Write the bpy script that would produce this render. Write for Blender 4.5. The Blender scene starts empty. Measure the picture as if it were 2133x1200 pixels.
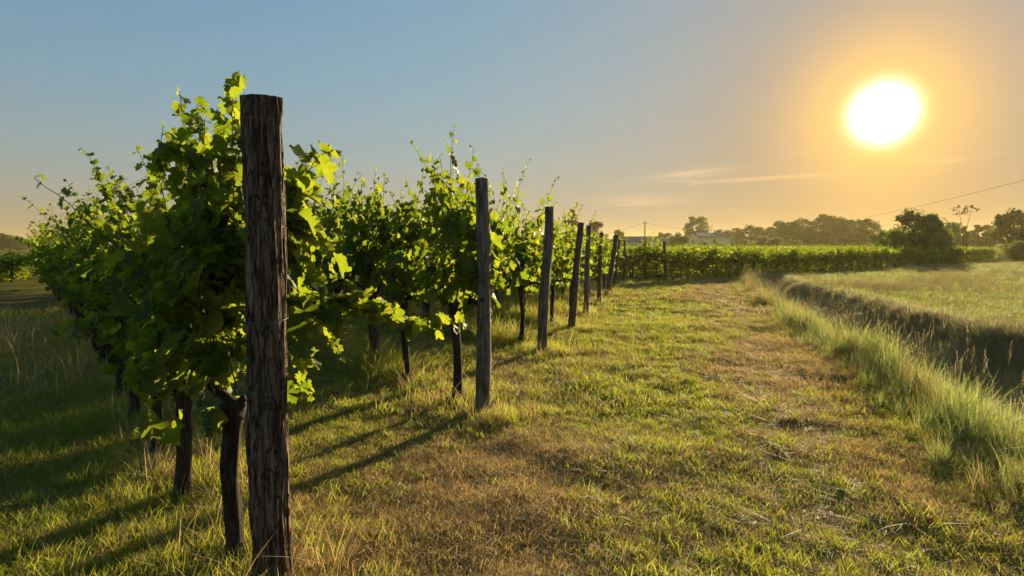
import bpy, math, random
import numpy as np
from mathutils import Vector, Matrix, noise as mnoise

R = math.radians
scene = bpy.context.scene
COL = scene.collection

# ------------------------------------------------------------------ camera
F_PX, CX, CY, HOR, CAM_H = 1200.0, 1066.5, 600.0, 515.0, 1.5
PITCH = math.atan((CY - HOR) / F_PX)
cam_d = bpy.data.cameras.new("camera")
cam_d.sensor_width = 36.0
cam_d.lens = 36.0 * F_PX / 2133.0
cam_d.clip_start = 0.05
cam_d.clip_end = 6000
cam = bpy.data.objects.new("camera", cam_d)
COL.objects.link(cam)
cam.location = (0, 0, CAM_H)
cam.rotation_euler = (math.pi / 2 - PITCH, 0, 0)
scene.camera = cam

# ------------------------------------------------------------------ light and sky
SUN_EL, SUN_AZ = R(10.9), R(32.3)          # azimuth measured from +Y towards +X
SUN_DIR = Vector((math.sin(SUN_AZ) * math.cos(SUN_EL), math.cos(SUN_AZ) * math.cos(SUN_EL), math.sin(SUN_EL)))
SUN_STRENGTH = 5.0
SKY_STRENGTH = 0.08
EXPOSURE = 1.4

scene.view_settings.view_transform = 'Standard'
scene.view_settings.look = 'None'
scene.view_settings.exposure = EXPOSURE
scene.view_settings.gamma = 1.0
scene.view_settings.use_curve_mapping = False
cy = scene.cycles
cy.max_bounces = 6
cy.diffuse_bounces = 3
cy.glossy_bounces = 2
cy.transmission_bounces = 4
cy.transparent_max_bounces = 6
cy.volume_bounces = 0
cy.caustics_reflective = False
cy.caustics_refractive = False
cy.sample_clamp_indirect = 4.0
cy.use_denoising = True
cy.use_adaptive_sampling = True
cy.adaptive_threshold = 0.02

sun_d = bpy.data.lights.new("sun", 'SUN')
sun_d.energy = SUN_STRENGTH
sun_d.angle = R(0.8)
sun_d.color = (1.0, 0.82, 0.52)
sun = bpy.data.objects.new("sun", sun_d)
COL.objects.link(sun)
sun.location = (60, 90, 40)
sun.rotation_euler = SUN_DIR.to_track_quat('Z', 'Y').to_euler()


class NT:
    """small wrapper to write node trees briefly"""
    def __init__(self, tree):
        self.t = tree
        self.n = tree.nodes
        self.l = tree.links

    def new(self, kind, **kw):
        nd = self.n.new(kind)
        for k, v in kw.items():
            setattr(nd, k, v)
        return nd

    def put(self, sock, v):
        if isinstance(v, bpy.types.NodeSocket):
            self.l.new(v, sock)
        elif v is not None:
            sock.default_value = v

    def math(self, op, a, b=None, c=None, clamp=False):
        nd = self.new('ShaderNodeMath', operation=op, use_clamp=clamp)
        self.put(nd.inputs[0], a)
        if b is not None:
            self.put(nd.inputs[1], b)
        if c is not None:
            self.put(nd.inputs[2], c)
        return nd.outputs[0]

    def ramp(self, fac, stops, interp='LINEAR'):
        nd = self.new('ShaderNodeValToRGB')
        cr = nd.color_ramp
        cr.interpolation = interp
        while len(cr.elements) < len(stops):
            cr.elements.new(0.5)
        for e, (p, c) in zip(cr.elements, stops):
            e.position = p
            e.color = (c[0], c[1], c[2], 1) if len(c) == 3 else c
        self.put(nd.inputs[0], fac)
        return nd.outputs[0]

    def mix(self, fac, a, b, blend='MIX'):
        nd = self.new('ShaderNodeMix', data_type='RGBA', blend_type=blend)
        self.put(nd.inputs[0], fac)
        self.put(nd.inputs[6], a if isinstance(a, bpy.types.NodeSocket) else (*a, 1))
        self.put(nd.inputs[7], b if isinstance(b, bpy.types.NodeSocket) else (*b, 1))
        return nd.outputs[2]

    def noise(self, vec, scale, detail=4, rough=0.55, dist=0.0):
        nd = self.new('ShaderNodeTexNoise')
        self.put(nd.inputs['Vector'], vec)
        nd.inputs['Scale'].default_value = scale
        nd.inputs['Detail'].default_value = detail
        nd.inputs['Roughness'].default_value = rough
        nd.inputs['Distortion'].default_value = dist
        return nd.outputs['Fac']

    def mapping(self, vec, scale=(1, 1, 1), rot=(0, 0, 0)):
        nd = self.new('ShaderNodeMapping')
        self.put(nd.inputs['Vector'], vec)
        nd.inputs['Scale'].default_value = scale
        nd.inputs['Rotation'].default_value = rot
        return nd.outputs[0]

    def range(self, v, a, b, c=0.0, d=1.0, smooth=False):
        nd = self.new('ShaderNodeMapRange')
        if smooth:
            nd.interpolation_type = 'SMOOTHSTEP'
        self.put(nd.inputs[0], v)
        for i, q in zip((1, 2, 3, 4), (a, b, c, d)):
            nd.inputs[i].default_value = q
        return nd.outputs[0]


def build_world():
    w = bpy.data.worlds.new("World")
    scene.world = w
    w.use_nodes = True
    t = NT(w.node_tree)
    t.n.clear()
    out = t.new('ShaderNodeOutputWorld')
    sky = t.new('ShaderNodeTexSky', sky_type='NISHITA')
    sky.sun_disc = False
    sky.sun_elevation = SUN_EL
    sky.sun_rotation = SUN_AZ
    sky.altitude = 50
    sky.air_density = 1.0
    sky.dust_density = 0.3
    sky.ozone_density = 3.0
    # the sun's own blown-out disc and the aureole of hazy air round it
    co = t.new('ShaderNodeTexCoord').outputs['Generated']
    dt = t.new('ShaderNodeVectorMath', operation='DOT_PRODUCT')
    t.put(dt.inputs[0], co)
    dt.inputs[1].default_value = SUN_DIR
    ang = t.math('ARCCOSINE', t.math('MINIMUM', dt.outputs['Value'], 0.999999))
    deg = t.math('MULTIPLY', ang, 180 / math.pi)
    disc = t.math('EXPONENT', t.math('MULTIPLY', t.math('POWER', t.math('DIVIDE', deg, 1.45), 2.0), -1.0))
    glow = t.math('EXPONENT', t.math('MULTIPLY', t.math('POWER', t.math('DIVIDE', deg, 6.2), 2.0), -1.0))
    # thin cirrus, low over the horizon on the sun's side
    sep = t.new('ShaderNodeSeparateXYZ')
    t.put(sep.inputs[0], co)
    az = t.math('MULTIPLY', t.math('ARCTAN2', sep.outputs[0], sep.outputs[1]), 180 / math.pi)
    el = t.math('MULTIPLY', t.math('ARCSINE', sep.outputs[2]), 180 / math.pi)
    cmb = t.new('ShaderNodeCombineXYZ')
    t.put(cmb.inputs[0], az)
    t.put(cmb.inputs[1], t.math('ADD', el, t.math('MULTIPLY', az, -0.06)))
    n1 = t.noise(t.mapping(cmb.outputs[0], (0.10, 0.9, 1)), 1.0, 6, 0.55, 0.6)
    n2 = t.noise(t.mapping(cmb.outputs[0], (0.05, 0.35, 1)), 1.0, 3, 0.5)
    wisps = t.math('MULTIPLY', t.range(n1, 0.52, 0.75, 0, 1, True), t.range(n2, 0.42, 0.62, 0, 1, True))
    band = t.math('MULTIPLY', t.range(el, 2.0, 4.5, 0, 1, True), t.range(el, 9.5, 6.5, 0, 1, True))
    side = t.range(az, -25.0, 15.0, 0, 1, True)
    soft = t.math('MULTIPLY', t.math('MULTIPLY', wisps, band), side)

    def streak(a0, e0, la, le, slope, s):
        """one long wisp at azimuth a0 and elevation e0, ragged by the noise"""
        da = t.math('DIVIDE', t.math('SUBTRACT', az, a0), la)
        eline = t.math('ADD', t.math('MULTIPLY', t.math('SUBTRACT', az, a0), slope), e0)
        de = t.math('DIVIDE', t.math('ADD', t.math('SUBTRACT', el, eline), t.math('MULTIPLY', t.math('SUBTRACT', n1, 0.5), 1.6)), le)
        q = t.math('ADD', t.math('MULTIPLY', da, da), t.math('MULTIPLY', de, de))
        return t.math('MULTIPLY', t.math('EXPONENT', t.math('MULTIPLY', q, -1)), s)
    cl = t.math('ADD', t.math('MULTIPLY', soft, 0.7), streak(17.0, 6.9, 3.2, 0.30, 0.09, 0.8))
    cl = t.math('ADD', cl, streak(22.5, 6.15, 7.0, 0.22, 0.0, 0.75))
    cl = t.math('ADD', cl, streak(12.5, 4.6, 4.0, 0.5, 0.02, 0.4))
    def vec(op, a, b):
        e = t.new('ShaderNodeVectorMath', operation=op)
        for k, q in enumerate((a, b)):
            t.put(e.inputs[k], q)
        return e.outputs[0]

    def scaled(col, f):
        e = t.new('ShaderNodeVectorMath', operation='SCALE')
        t.put(e.inputs[0], col)
        t.put(e.inputs['Scale'], f)
        return e.outputs[0]
    # clear air above, warm dusty air low down and round the sun
    n_soft = vec('DIVIDE', sky.outputs[0], vec('ADD', vec('MULTIPLY', sky.outputs[0], (1 / 3, 1 / 3, 1 / 3)), (1, 1, 1)))
    c = vec('MULTIPLY', n_soft, (0.82, 1.45, 1.66))
    elp = t.math('MAXIMUM', el, 0.0)
    low = t.math('MULTIPLY', t.math('EXPONENT', t.math('DIVIDE', elp, -10.5)), 0.9)
    c = vec('ADD', scaled(c, t.math('SUBTRACT', 1.0, low)), scaled((2.12, 1.24, 0.50), low))
    near = t.math('MULTIPLY', t.math('EXPONENT', t.math('DIVIDE', deg, -16.5)), 0.9)
    c = vec('ADD', scaled(c, t.math('SUBTRACT', 1.0, near)), scaled((2.65, 1.02, 0.0), near))
    c = vec('ADD', c, scaled((3.9, 2.3, 0.40), glow))
    c = vec('ADD', c, scaled((62.0, 58.0, 46.0), disc))
    c = vec('ADD', c, scaled((1.5, 0.80, 0.30), cl))
    bg = t.new('ShaderNodeBackground')
    bg.inputs[1].default_value = SKY_STRENGTH
    t.l.new(c, bg.inputs[0])
    t.l.new(bg.outputs[0], out.inputs[0])


build_world()

# ------------------------------------------------------------------ helpers
def ray(px, py):
    u, v = (px - CX) / F_PX, (CY - py) / F_PX
    c, s = math.cos(PITCH), math.sin(PITCH)
    return np.array([u, c + v * s, -s + v * c])


def at(px, py, d):
    r = ray(px, py)
    return np.array([0, 0, CAM_H]) + r * (d / r[1])


def ground_at(px, py):
    r = ray(px, py)
    p = np.array([0, 0, CAM_H]) + r * (CAM_H / -r[2])
    return p


def unit(v):
    v = np.asarray(v, float)
    return v / np.maximum(np.linalg.norm(v, axis=-1, keepdims=True), 1e-9)


def mesh_data(name, verts, faces, mats, attrs=None, smooth=True, mat_idx=None):
    """verts (n,3); faces: (m,k) array or a list of such arrays"""
    if not isinstance(faces, list):
        faces = [faces]
    faces = [np.asarray(f, np.int32) for f in faces if len(f)]
    me = bpy.data.meshes.new(name)
    verts = np.asarray(verts, np.float32)
    me.vertices.add(len(verts))
    me.vertices.foreach_set('co', verts.ravel())
    nl = sum(f.size for f in faces)
    npoly = sum(len(f) for f in faces)
    me.loops.add(nl)
    me.loops.foreach_set('vertex_index', np.concatenate([f.ravel() for f in faces]))
    tot = np.concatenate([np.full(len(f), f.shape[1], np.int32) for f in faces])
    me.polygons.add(npoly)
    me.polygons.foreach_set('loop_start', np.concatenate([[0], np.cumsum(tot)[:-1]]).astype(np.int32))
    me.polygons.foreach_set('loop_total', tot)
    if mat_idx is not None:
        me.polygons.foreach_set('material_index', np.asarray(mat_idx, np.int32))
    me.update(calc_edges=True)
    me.polygons.foreach_set('use_smooth', np.full(npoly, smooth, bool))
    for k, v in (attrs or {}).items():
        a = me.attributes.new(k, 'FLOAT', 'POINT')
        a.data.foreach_set('value', np.asarray(v, np.float32))
    for m in (mats if isinstance(mats, (list, tuple)) else [mats]):
        me.materials.append(m)
    return me


def link(name, data, parent=None, loc=None):
    o = bpy.data.objects.new(name, data)
    COL.objects.link(o)
    if parent is not None:
        o.parent = parent
    if loc is not None:
        o.location = loc
    return o


def tag(o, label=None, cat=None, group=None, kind=None):
    if label: o['label'] = label
    if cat: o['category'] = cat
    if group: o['group'] = group
    if kind: o['kind'] = kind
    return o


def thing(name, label, cat, loc=(0, 0, 0), rz=0.0, group=None):
    o = link(name, None, None, [float(q) for q in loc])
    o.rotation_euler = (0, 0, rz)
    o.empty_display_size = 0.2
    return tag(o, label, cat, group)


def copy_tree(o, parent=None):
    c = o.copy()
    COL.objects.link(c)
    c.parent = parent
    for ch in list(o.children):
        copy_tree(ch, c)
    return c


def tube(path, rad, n=6, cap=True):
    """swept tube; returns verts and quads (+ cap fans as quads)"""
    P = np.asarray(path, float)
    m = len(P)
    rad = np.broadcast_to(np.asarray(rad, float), (m,))
    T = unit(np.gradient(P, axis=0))
    ref = np.array([0.0, 0.0, 1.0]) if abs(T[0][2]) < 0.9 else np.array([1.0, 0, 0])
    A = unit(np.cross(T, ref))
    B = np.cross(T, A)
    th = np.arange(n) * 2 * np.pi / n
    V = P[:, None, :] + rad[:, None, None] * (np.cos(th)[None, :, None] * A[:, None, :] + np.sin(th)[None, :, None] * B[:, None, :])
    V = V.reshape(-1, 3)
    i, j = np.meshgrid(np.arange(m - 1), np.arange(n), indexing='ij')
    a = i * n + j
    b = i * n + (j + 1) % n
    Fq = np.stack([a, b, b + n, a + n], -1).reshape(-1, 4)
    if cap:
        V = np.vstack([V, P[:1], P[-1:]])
        c0, c1 = m * n, m * n + 1
        j = np.arange(n)
        k = (j + 1) % n
        F3 = np.concatenate([np.stack([k, j, np.full(n, c0)], -1), np.stack([(m - 1) * n + j, (m - 1) * n + k, np.full(n, c1)], -1)])
        return V, [Fq, F3]
    return V, [Fq]


class MB:
    """gathers pieces into ONE mesh"""
    def __init__(self):
        self.v, self.q, self.t, self.n = [], [], [], 0

    def add(self, V, faces):
        for f in faces if isinstance(faces, list) else [faces]:
            f = np.asarray(f, np.int32)
            if len(f):
                (self.q if f.shape[1] == 4 else self.t).append(f + self.n)
        self.v.append(np.asarray(V, float))
        self.n += len(V)
        return self

    def tube(self, path, rad, n=6):
        return self.add(*tube(path, rad, n))

    def box(self, lo, hi, rz=0.0, about=(0, 0, 0)):
        lo, hi = np.array(lo, float), np.array(hi, float)
        V = np.array([[x, y, z] for z in (lo[2], hi[2]) for y in (lo[1], hi[1]) for x in (lo[0], hi[0])])
        Fq = [[0, 2, 3, 1], [4, 5, 7, 6], [0, 1, 5, 4], [2, 6, 7, 3], [0, 4, 6, 2], [1, 3, 7, 5]]
        return self.add(V, np.array(Fq))

    def data(self, name, mat, smooth=True):
        return mesh_data(name, np.vstack(self.v), [np.concatenate(x) for x in (self.q, self.t) if x], mat, None, smooth)

    def build(self, name, mat, parent=None, smooth=True, loc=None):
        return link(name, self.data(name, mat, smooth), parent, loc)


def vnoise(x, y, seed=0):
    """2-D value noise, vectorised"""
    x, y = np.asarray(x, float), np.asarray(y, float)
    xi, yi = np.floor(x).astype(np.int64), np.floor(y).astype(np.int64)
    fx, fy = x - xi, y - yi
    fx, fy = fx * fx * (3 - 2 * fx), fy * fy * (3 - 2 * fy)

    def h(a, b):
        n = (a * 374761393 + b * 668265263 + seed * 1442695041) & 0x7fffffff
        n = ((n ^ (n >> 13)) * 1274126177) & 0x7fffffff
        return ((n ^ (n >> 16)) & 0xffff) / 65535.0
    return (h(xi, yi) * (1 - fx) + h(xi + 1, yi) * fx) * (1 - fy) + (h(xi, yi + 1) * (1 - fx) + h(xi + 1, yi + 1) * fx) * fy


def fbm(x, y, seed=0, oct=4):
    r, a, s = 0, 0.5, 0
    for k in range(oct):
        r = r + a * vnoise(x * 2 ** k, y * 2 ** k, seed + 17 * k)
        s += a
        a *= 0.5
    return r / s


# ------------------------------------------------------------------ materials
def material(name):
    m = bpy.data.materials.new(name)
    m.use_nodes = True
    t = NT(m.node_tree)
    t.n.clear()
    out = t.new('ShaderNodeOutputMaterial')
    return m, t, out


def leafy(name, refl, trans, fac=0.5, rough=0.45, spec=0.35, attr=True, var_scale=None):
    """thin leaf: two colour ramps (reflected and transmitted) driven by a per-leaf random value"""
    m, t, out = material(name)
    if attr:
        a = t.new('ShaderNodeAttribute')
        a.attribute_name = 'tint'
        f = a.outputs['Fac']
    else:
        f = t.new('ShaderNodeObjectInfo').outputs['Random']
    if var_scale:
        pos = t.new('ShaderNodeNewGeometry').outputs['Position']
        nz = t.noise(pos, var_scale, 3)
        f = t.math('ADD', t.math('MULTIPLY', f, 0.72), t.math('MULTIPLY', t.range(nz, 0.3, 0.7), 0.28))
    n = len(refl)
    c1 = t.ramp(f, [(i / (n - 1), c) for i, c in enumerate(refl)])
    n = len(trans)
    c2 = t.ramp(f, [(i / (n - 1), c) for i, c in enumerate(trans)])
    p = t.new('ShaderNodeBsdfPrincipled')
    t.put(p.inputs['Base Color'], c1)
    p.inputs['Roughness'].default_value = rough
    p.inputs['Specular IOR Level'].default_value = spec
    tr = t.new('ShaderNodeBsdfTranslucent')
    t.put(tr.inputs['Color'], c2)
    mx = t.new('ShaderNodeMixShader')
    mx.inputs[0].default_value = fac
    t.l.new(p.outputs[0], mx.inputs[1])
    t.l.new(tr.outputs[0], mx.inputs[2])
    t.l.new(mx.outputs[0], out.inputs[0])
    return m


def bark(name, dark, light, scale=(60, 60, 7), bump=0.6, dist=0.01, cracks=None):
    m, t, out = material(name)
    co = t.new('ShaderNodeTexCoord').outputs['Object']
    mp = t.mapping(co, scale)
    n1 = t.noise(mp, 1.0, 6, 0.6, 0.4)
    n2 = t.noise(co, 5.0, 4, 0.6)
    n3 = t.noise(t.mapping(co, (180, 180, 30)), 1.0, 3)
    f = t.math('ADD', t.math('MULTIPLY', n1, 0.75), t.math('MULTIPLY', n3, 0.25))
    f = t.range(f, 0.33, 0.68)
    c = t.ramp(f, [(0.0, [q * 0.55 for q in dark]), (0.4, dark), (1.0, light)])
    c = t.mix(t.range(n2, 0.42, 0.65, 0, 0.55), c, [q * 0.6 for q in light])
    p = t.new('ShaderNodeBsdfPrincipled')
    t.put(p.inputs['Base Color'], c)
    p.inputs['Roughness'].default_value = 0.9
    p.inputs['Specular IOR Level'].default_value = 0.15
    if cracks:
        vo = t.new('ShaderNodeTexVoronoi', feature='DISTANCE_TO_EDGE')
        wob = t.new('ShaderNodeVectorMath', operation='ADD')
        t.put(wob.inputs[0], t.mapping(co, cracks))
        nn = t.new('ShaderNodeTexNoise')
        t.put(nn.inputs['Vector'], t.mapping(co, (30, 30, 6)))
        nn.inputs['Scale'].default_value = 1.0
        sc_ = t.new('ShaderNodeVectorMath', operation='SCALE')
        t.put(sc_.inputs[0], nn.outputs['Color'])
        sc_.inputs['Scale'].default_value = 2.2
        t.put(wob.inputs[1], sc_.outputs[0])
        t.put(vo.inputs['Vector'], wob.outputs[0])
        vo.inputs['Scale'].default_value = 1.0
        cr = t.range(vo.outputs['Distance'], 0.0, 0.11, 0, 1, True)
        p_c = t.mix(t.math('ADD', t.math('MULTIPLY', cr, .7), .3), [q * .45 for q in dark], c)
        t.put(p.inputs['Base Color'], p_c)
        f = t.math('ADD', t.math('MULTIPLY', f, .5), t.math('MULTIPLY', cr, 1.2))
    b = t.new('ShaderNodeBump')
    b.inputs['Strength'].default_value = bump
    b.inputs['Distance'].default_value = dist
    t.put(b.inputs['Height'], f)
    t.l.new(b.outputs[0], p.inputs['Normal'])
    t.l.new(p.outputs[0], out.inputs[0])
    return m


def plain(name, col, rough=0.7, metal=0.0, spec=0.3, var=0.25, scale=6.0):
    m, t, out = material(name)
    co = t.new('ShaderNodeTexCoord').outputs['Object']
    n = t.noise(co, scale, 5, 0.6)
    c = t.mix(t.range(n, 0.3, 0.7), [q * (1 - var) for q in col], [min(1, q * (1 + var)) for q in col])
    p = t.new('ShaderNodeBsdfPrincipled')
    t.put(p.inputs['Base Color'], c)
    p.inputs['Roughness'].default_value = rough
    p.inputs['Metallic'].default_value = metal
    p.inputs['Specular IOR Level'].default_value = spec
    t.l.new(p.outputs[0], out.inputs[0])
    return m


M = {}
M['vine_leaf'] = leafy('vine_leaf', [(.030, .052, .008), (.045, .075, .010), (.070, .095, .012), (.15, .13, .02)],
                       [(.12, .19, .006), (.22, .30, .010), (.38, .42, .018), (.56, .46, .04)], 0.55, 0.5, 0.18, var_scale=22)
M['tree_leaf'] = leafy('tree_leaf', [(.025, .038, .010), (.035, .052, .012), (.05, .065, .016)],
                       [(.05, .09, .010), (.08, .12, .015), (.12, .15, .02)], 0.35, 0.6, 0.1)
M['tree_leaf_pale'] = leafy('tree_leaf_pale', [(.05, .08, .02), (.07, .10, .025), (.09, .12, .03)],
                            [(.12, .20, .02), (.18, .25, .03), (.22, .27, .05)], 0.4, 0.6)
M['leaf_brown'] = leafy('leaf_brown', [(.05, .035, .015), (.09, .06, .025)], [(.12, .08, .02), (.18, .11, .03)], 0.35, 0.6, 0.1)
M['cane'] = bark('cane', (.07, .05, .02), (.16, .12, .05), (200, 200, 30), 0.2, 0.002)
M['vine_bark'] = bark('vine_bark', (.028, .02, .014), (.11, .085, .062), (70, 70, 9), 0.9, 0.012)
M['post_bark'] = bark('post_bark', (.085, .055, .037), (.34, .235, .16), (55, 55, 6), 1.0, 0.012, (26, 26, 3.2))
M['post_grey'] = bark('post_grey', (.08, .062, .048), (.36, .29, .22), (60, 60, 4), 0.9, 0.008)
M['tree_bark'] = bark('tree_bark', (.03, .024, .018), (.09, .075, .06), (8, 8, 2), 0.5, 0.05)
M['wire'] = plain('wire', (.20, .19, .18), 0.5, 0.6)
M['steel_rust'] = plain('steel_rust', (.05, .035, .025), 0.8, 0.3)
M['grass_green'] = leafy('grass_green', [(.075, .092, .014), (.11, .125, .020), (.16, .18, .028), (.24, .21, .05)],
                         [(.30, .37, .02), (.42, .46, .03), (.56, .54, .05), (.62, .50, .09)], 0.5, 0.55, 0.2)
M['grass_dry'] = leafy('grass_dry', [(.20, .125, .045), (.32, .21, .085), (.42, .30, .13), (.52, .40, .21)],
                       [(.36, .21, .06), (.52, .34, .11), (.62, .43, .15), (.68, .52, .23)], 0.45, 0.6, 0.2)
M['grass_tall'] = leafy('grass_tall', [(.09, .115, .035), (.13, .155, .045), (.18, .19, .065), (.30, .26, .12)],
                        [(.26, .36, .07), (.36, .45, .09), (.48, .50, .13), (.58, .50, .20)], 0.5, 0.55, 0.2)
M['meadow_blade'] = leafy('meadow_blade', [(.09, .10, .028), (.13, .125, .04), (.18, .15, .06), (.24, .19, .09)],
                          [(.20, .24, .045), (.29, .29, .07), (.36, .31, .10), (.42, .34, .14)], 0.45, 0.6, 0.15)
M['seed_head'] = leafy('seed_head', [(.25, .19, .10), (.36, .28, .15), (.42, .34, .20)],
                       [(.36, .27, .13), (.46, .36, .18), (.52, .42, .24)], 0.45, 0.7, 0.2)
M['render_cream'] = plain('render_cream', (.84, .63, .32), 0.9, 0, 0.2, 0.08, 2)
M['render_white'] = plain('render_white', (.55, .52, .48), 0.9, 0, 0.2, 0.08, 2)
M['roof_tile'] = plain('roof_tile', (.09, .065, .055), 0.85, 0, 0.3, 0.25, 12)
M['roof_grey'] = plain('roof_grey', (.11, .105, .11), 0.7, 0, 0.3, 0.15, 4)
M['solar_glass'] = plain('solar_glass', (.12, .14, .17), 0.25, 0.2, 0.8, 0.1, 4)
M['window_glass'] = plain('window_glass', (.03, .03, .035), 0.15, 0, 0.6, 0.1, 4)
M['shutter'] = plain('shutter', (.05, .035, .025), 0.7)
M['pole_wood'] = plain('pole_wood', (.12, .06, .045), 0.9)
M['berry'] = plain('berry', (.06, .10, .03), 0.5, 0, 0.3, 0.3, 30)

# ------------------------------------------------------------------ terrain
E1Y = np.array([-5, 0, 4.1, 6.3, 9, 12.4, 16.5, 21, 26, 31, 40])
E1X = np.array([2.2, 2.75, 3.6, 4.35, 5.05, 6.0, 7.15, 8.6, 10.6, 13.2, 18])
E2Y = np.array([-5, 0, 9.7, 12.4, 16.5, 21, 26, 31, 40])
E2X = np.array([6.6, 7.0, 8.35, 8.9, 9.9, 11.1, 12.6, 14.6, 19])


def ditch_edges(y):
    return np.interp(y, E1Y, E1X), np.interp(y, E2Y, E2X)


def zone_u(x, y):
    """0 at the near lip of the ditch, 1 at the far lip"""
    a, b = ditch_edges(y)
    return (x - a) / (b - a)


def height(x, y):
    x, y = np.asarray(x, float), np.asarray(y, float)
    u = zone_u(x, y)
    u = u + (fbm(x * .8, y * .8, 33, 3) - .5) * .22
    prof = np.where((u > 0) & (u < 1), np.sin(np.clip(u, 0, 1) * np.pi) ** 0.8, 0)
    fade = np.clip((31.5 - y) / 10.0, 0, 1)
    near = np.clip(1 - np.hypot(x, y) / 150, 0, 1)
    bump = (fbm(x * 0.35, y * 0.35, 3) - 0.5) * 0.10 + (fbm(x * 2.2, y * 2.2, 9, 3) - 0.5) * 0.075
    return -.70 * prof * fade + bump * near


PATHY = np.array([-2, 2, 4.7, 8.8, 14.4, 19, 24, 30])
PATHX = np.array([0.7, 1.55, 2.5, 3.95, 5.6, 6.9, 8.1, 9.5])


def dryness(x, y):
    """0 lush green .. 1 straw, from wheel tracks and patchy mowing"""
    x, y = np.asarray(x, float), np.asarray(y, float)
    d = fbm(x * 0.55, y * 0.55, 21, 4)
    track = np.exp(-((x - np.interp(y, PATHY, PATHX) + .35 * (fbm(x * .9, y * .9, 91, 2) - .5)) / 0.85) ** 2)
    track = track * np.clip((y - 2.6) / 3.0, .25, 1)
    t2 = np.exp(-((x - np.interp(y, PATHY, PATHX) + 1.9 + 0.03 * y) / 0.5) ** 2) * 0.45
    r = np.clip((d - 0.34) * 2.6, 0, 1)
    r = np.clip(r * 0.75 + track * 0.8 + t2 * 0.5, 0, 1)
    brown = np.exp(-(((x + 0.55) / 1.1) ** 2 + ((y - 3.6) / 1.2) ** 2)) * 0.6
    u = zone_u(x, y)
    r = np.where((u > .3) & (u < 1.1), np.maximum(r, .85), r)  # dry brown ditch earth, its straw tone also lightening the shaded bank
    lush = np.exp(-((x - (0.95 + 0.25 * (y - 5))) / 0.8) ** 2) * np.clip((y - 3.5) / 4, 0, 1) * 0.5
    return np.clip(r + brown - lush, 0, 1)


def build_ground():
    def axis(lo, hi, fine_lo, fine_hi, step):
        fine = np.arange(fine_lo, fine_hi + 1e-6, step)
        out_hi = fine_hi + np.cumsum(step * 1.25 ** np.arange(1, 60))
        out_lo = fine_lo - np.cumsum(step * 1.25 ** np.arange(1, 60))
        a = np.concatenate([out_lo[::-1], fine, out_hi])
        a = a[(a > lo) & (a < hi)]
        return np.concatenate([[lo], a, [hi]])
    xs = axis(-1200, 1200, -9, 20, 0.1)
    ys = axis(-30, 1400, -1, 34, 0.1)
    X, Y = np.meshgrid(xs, ys, indexing='ij')
    Z = height(X, Y)
    dry = dryness(X, Y)
    n = len(ys)
    i, j = np.meshgrid(np.arange(len(xs) - 1), np.arange(n - 1), indexing='ij')
    a = (i * n + j).ravel()
    Fq = np.stack([a, a + n, a + n + 1, a + 1], -1)
    m, t, out = material('ground')
    pos = t.new('ShaderNodeNewGeometry').outputs['Position']
    at_ = t.new('ShaderNodeAttribute')
    at_.attribute_name = 'dry'
    n1 = t.noise(pos, 9.0, 5, 0.65)
    n2 = t.noise(pos, 0.6, 4, 0.6)
    n3 = t.noise(t.mapping(pos, (40, 40, 40)), 1.0, 3, 0.7)
    green = t.ramp(n1, [(0.3, (.035, .040, .010)), (0.55, (.10, .11, .022)), (0.75, (.17, .17, .04))])
    straw = t.ramp(n1, [(0.3, (.07, .045, .018)), (0.55, (.20, .135, .055)), (0.75, (.34, .24, .10))])
    f = t.math('ADD', at_.outputs['Fac'], t.math('MULTIPLY', t.math('SUBTRACT', n2, 0.5), 0.8), clamp=True)
    c = t.mix(f, green, straw)
    p = t.new('ShaderNodeBsdfPrincipled')
    t.put(p.inputs['Base Color'], c)
    p.inputs['Roughness'].default_value = 0.95
    p.inputs['Specular IOR Level'].default_value = 0.0
    b = t.new('ShaderNodeBump')
    b.inputs['Strength'].default_value = 0.9
    b.inputs['Distance'].default_value = 0.03
    t.put(b.inputs['Height'], t.math('ADD', n1, t.math('MULTIPLY', n3, 0.5)))
    t.l.new(b.outputs[0], p.inputs['Normal'])
    t.l.new(p.outputs[0], out.inputs[0])
    me = mesh_data('ground', np.stack([X.ravel(), Y.ravel(), Z.ravel()], -1), Fq, m, {'dry': dry.ravel()})
    return tag(link('ground', me), kind='structure')


build_ground()


def gz(x, y):
    return float(height(np.array([x]), np.array([y]))[0])


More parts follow.
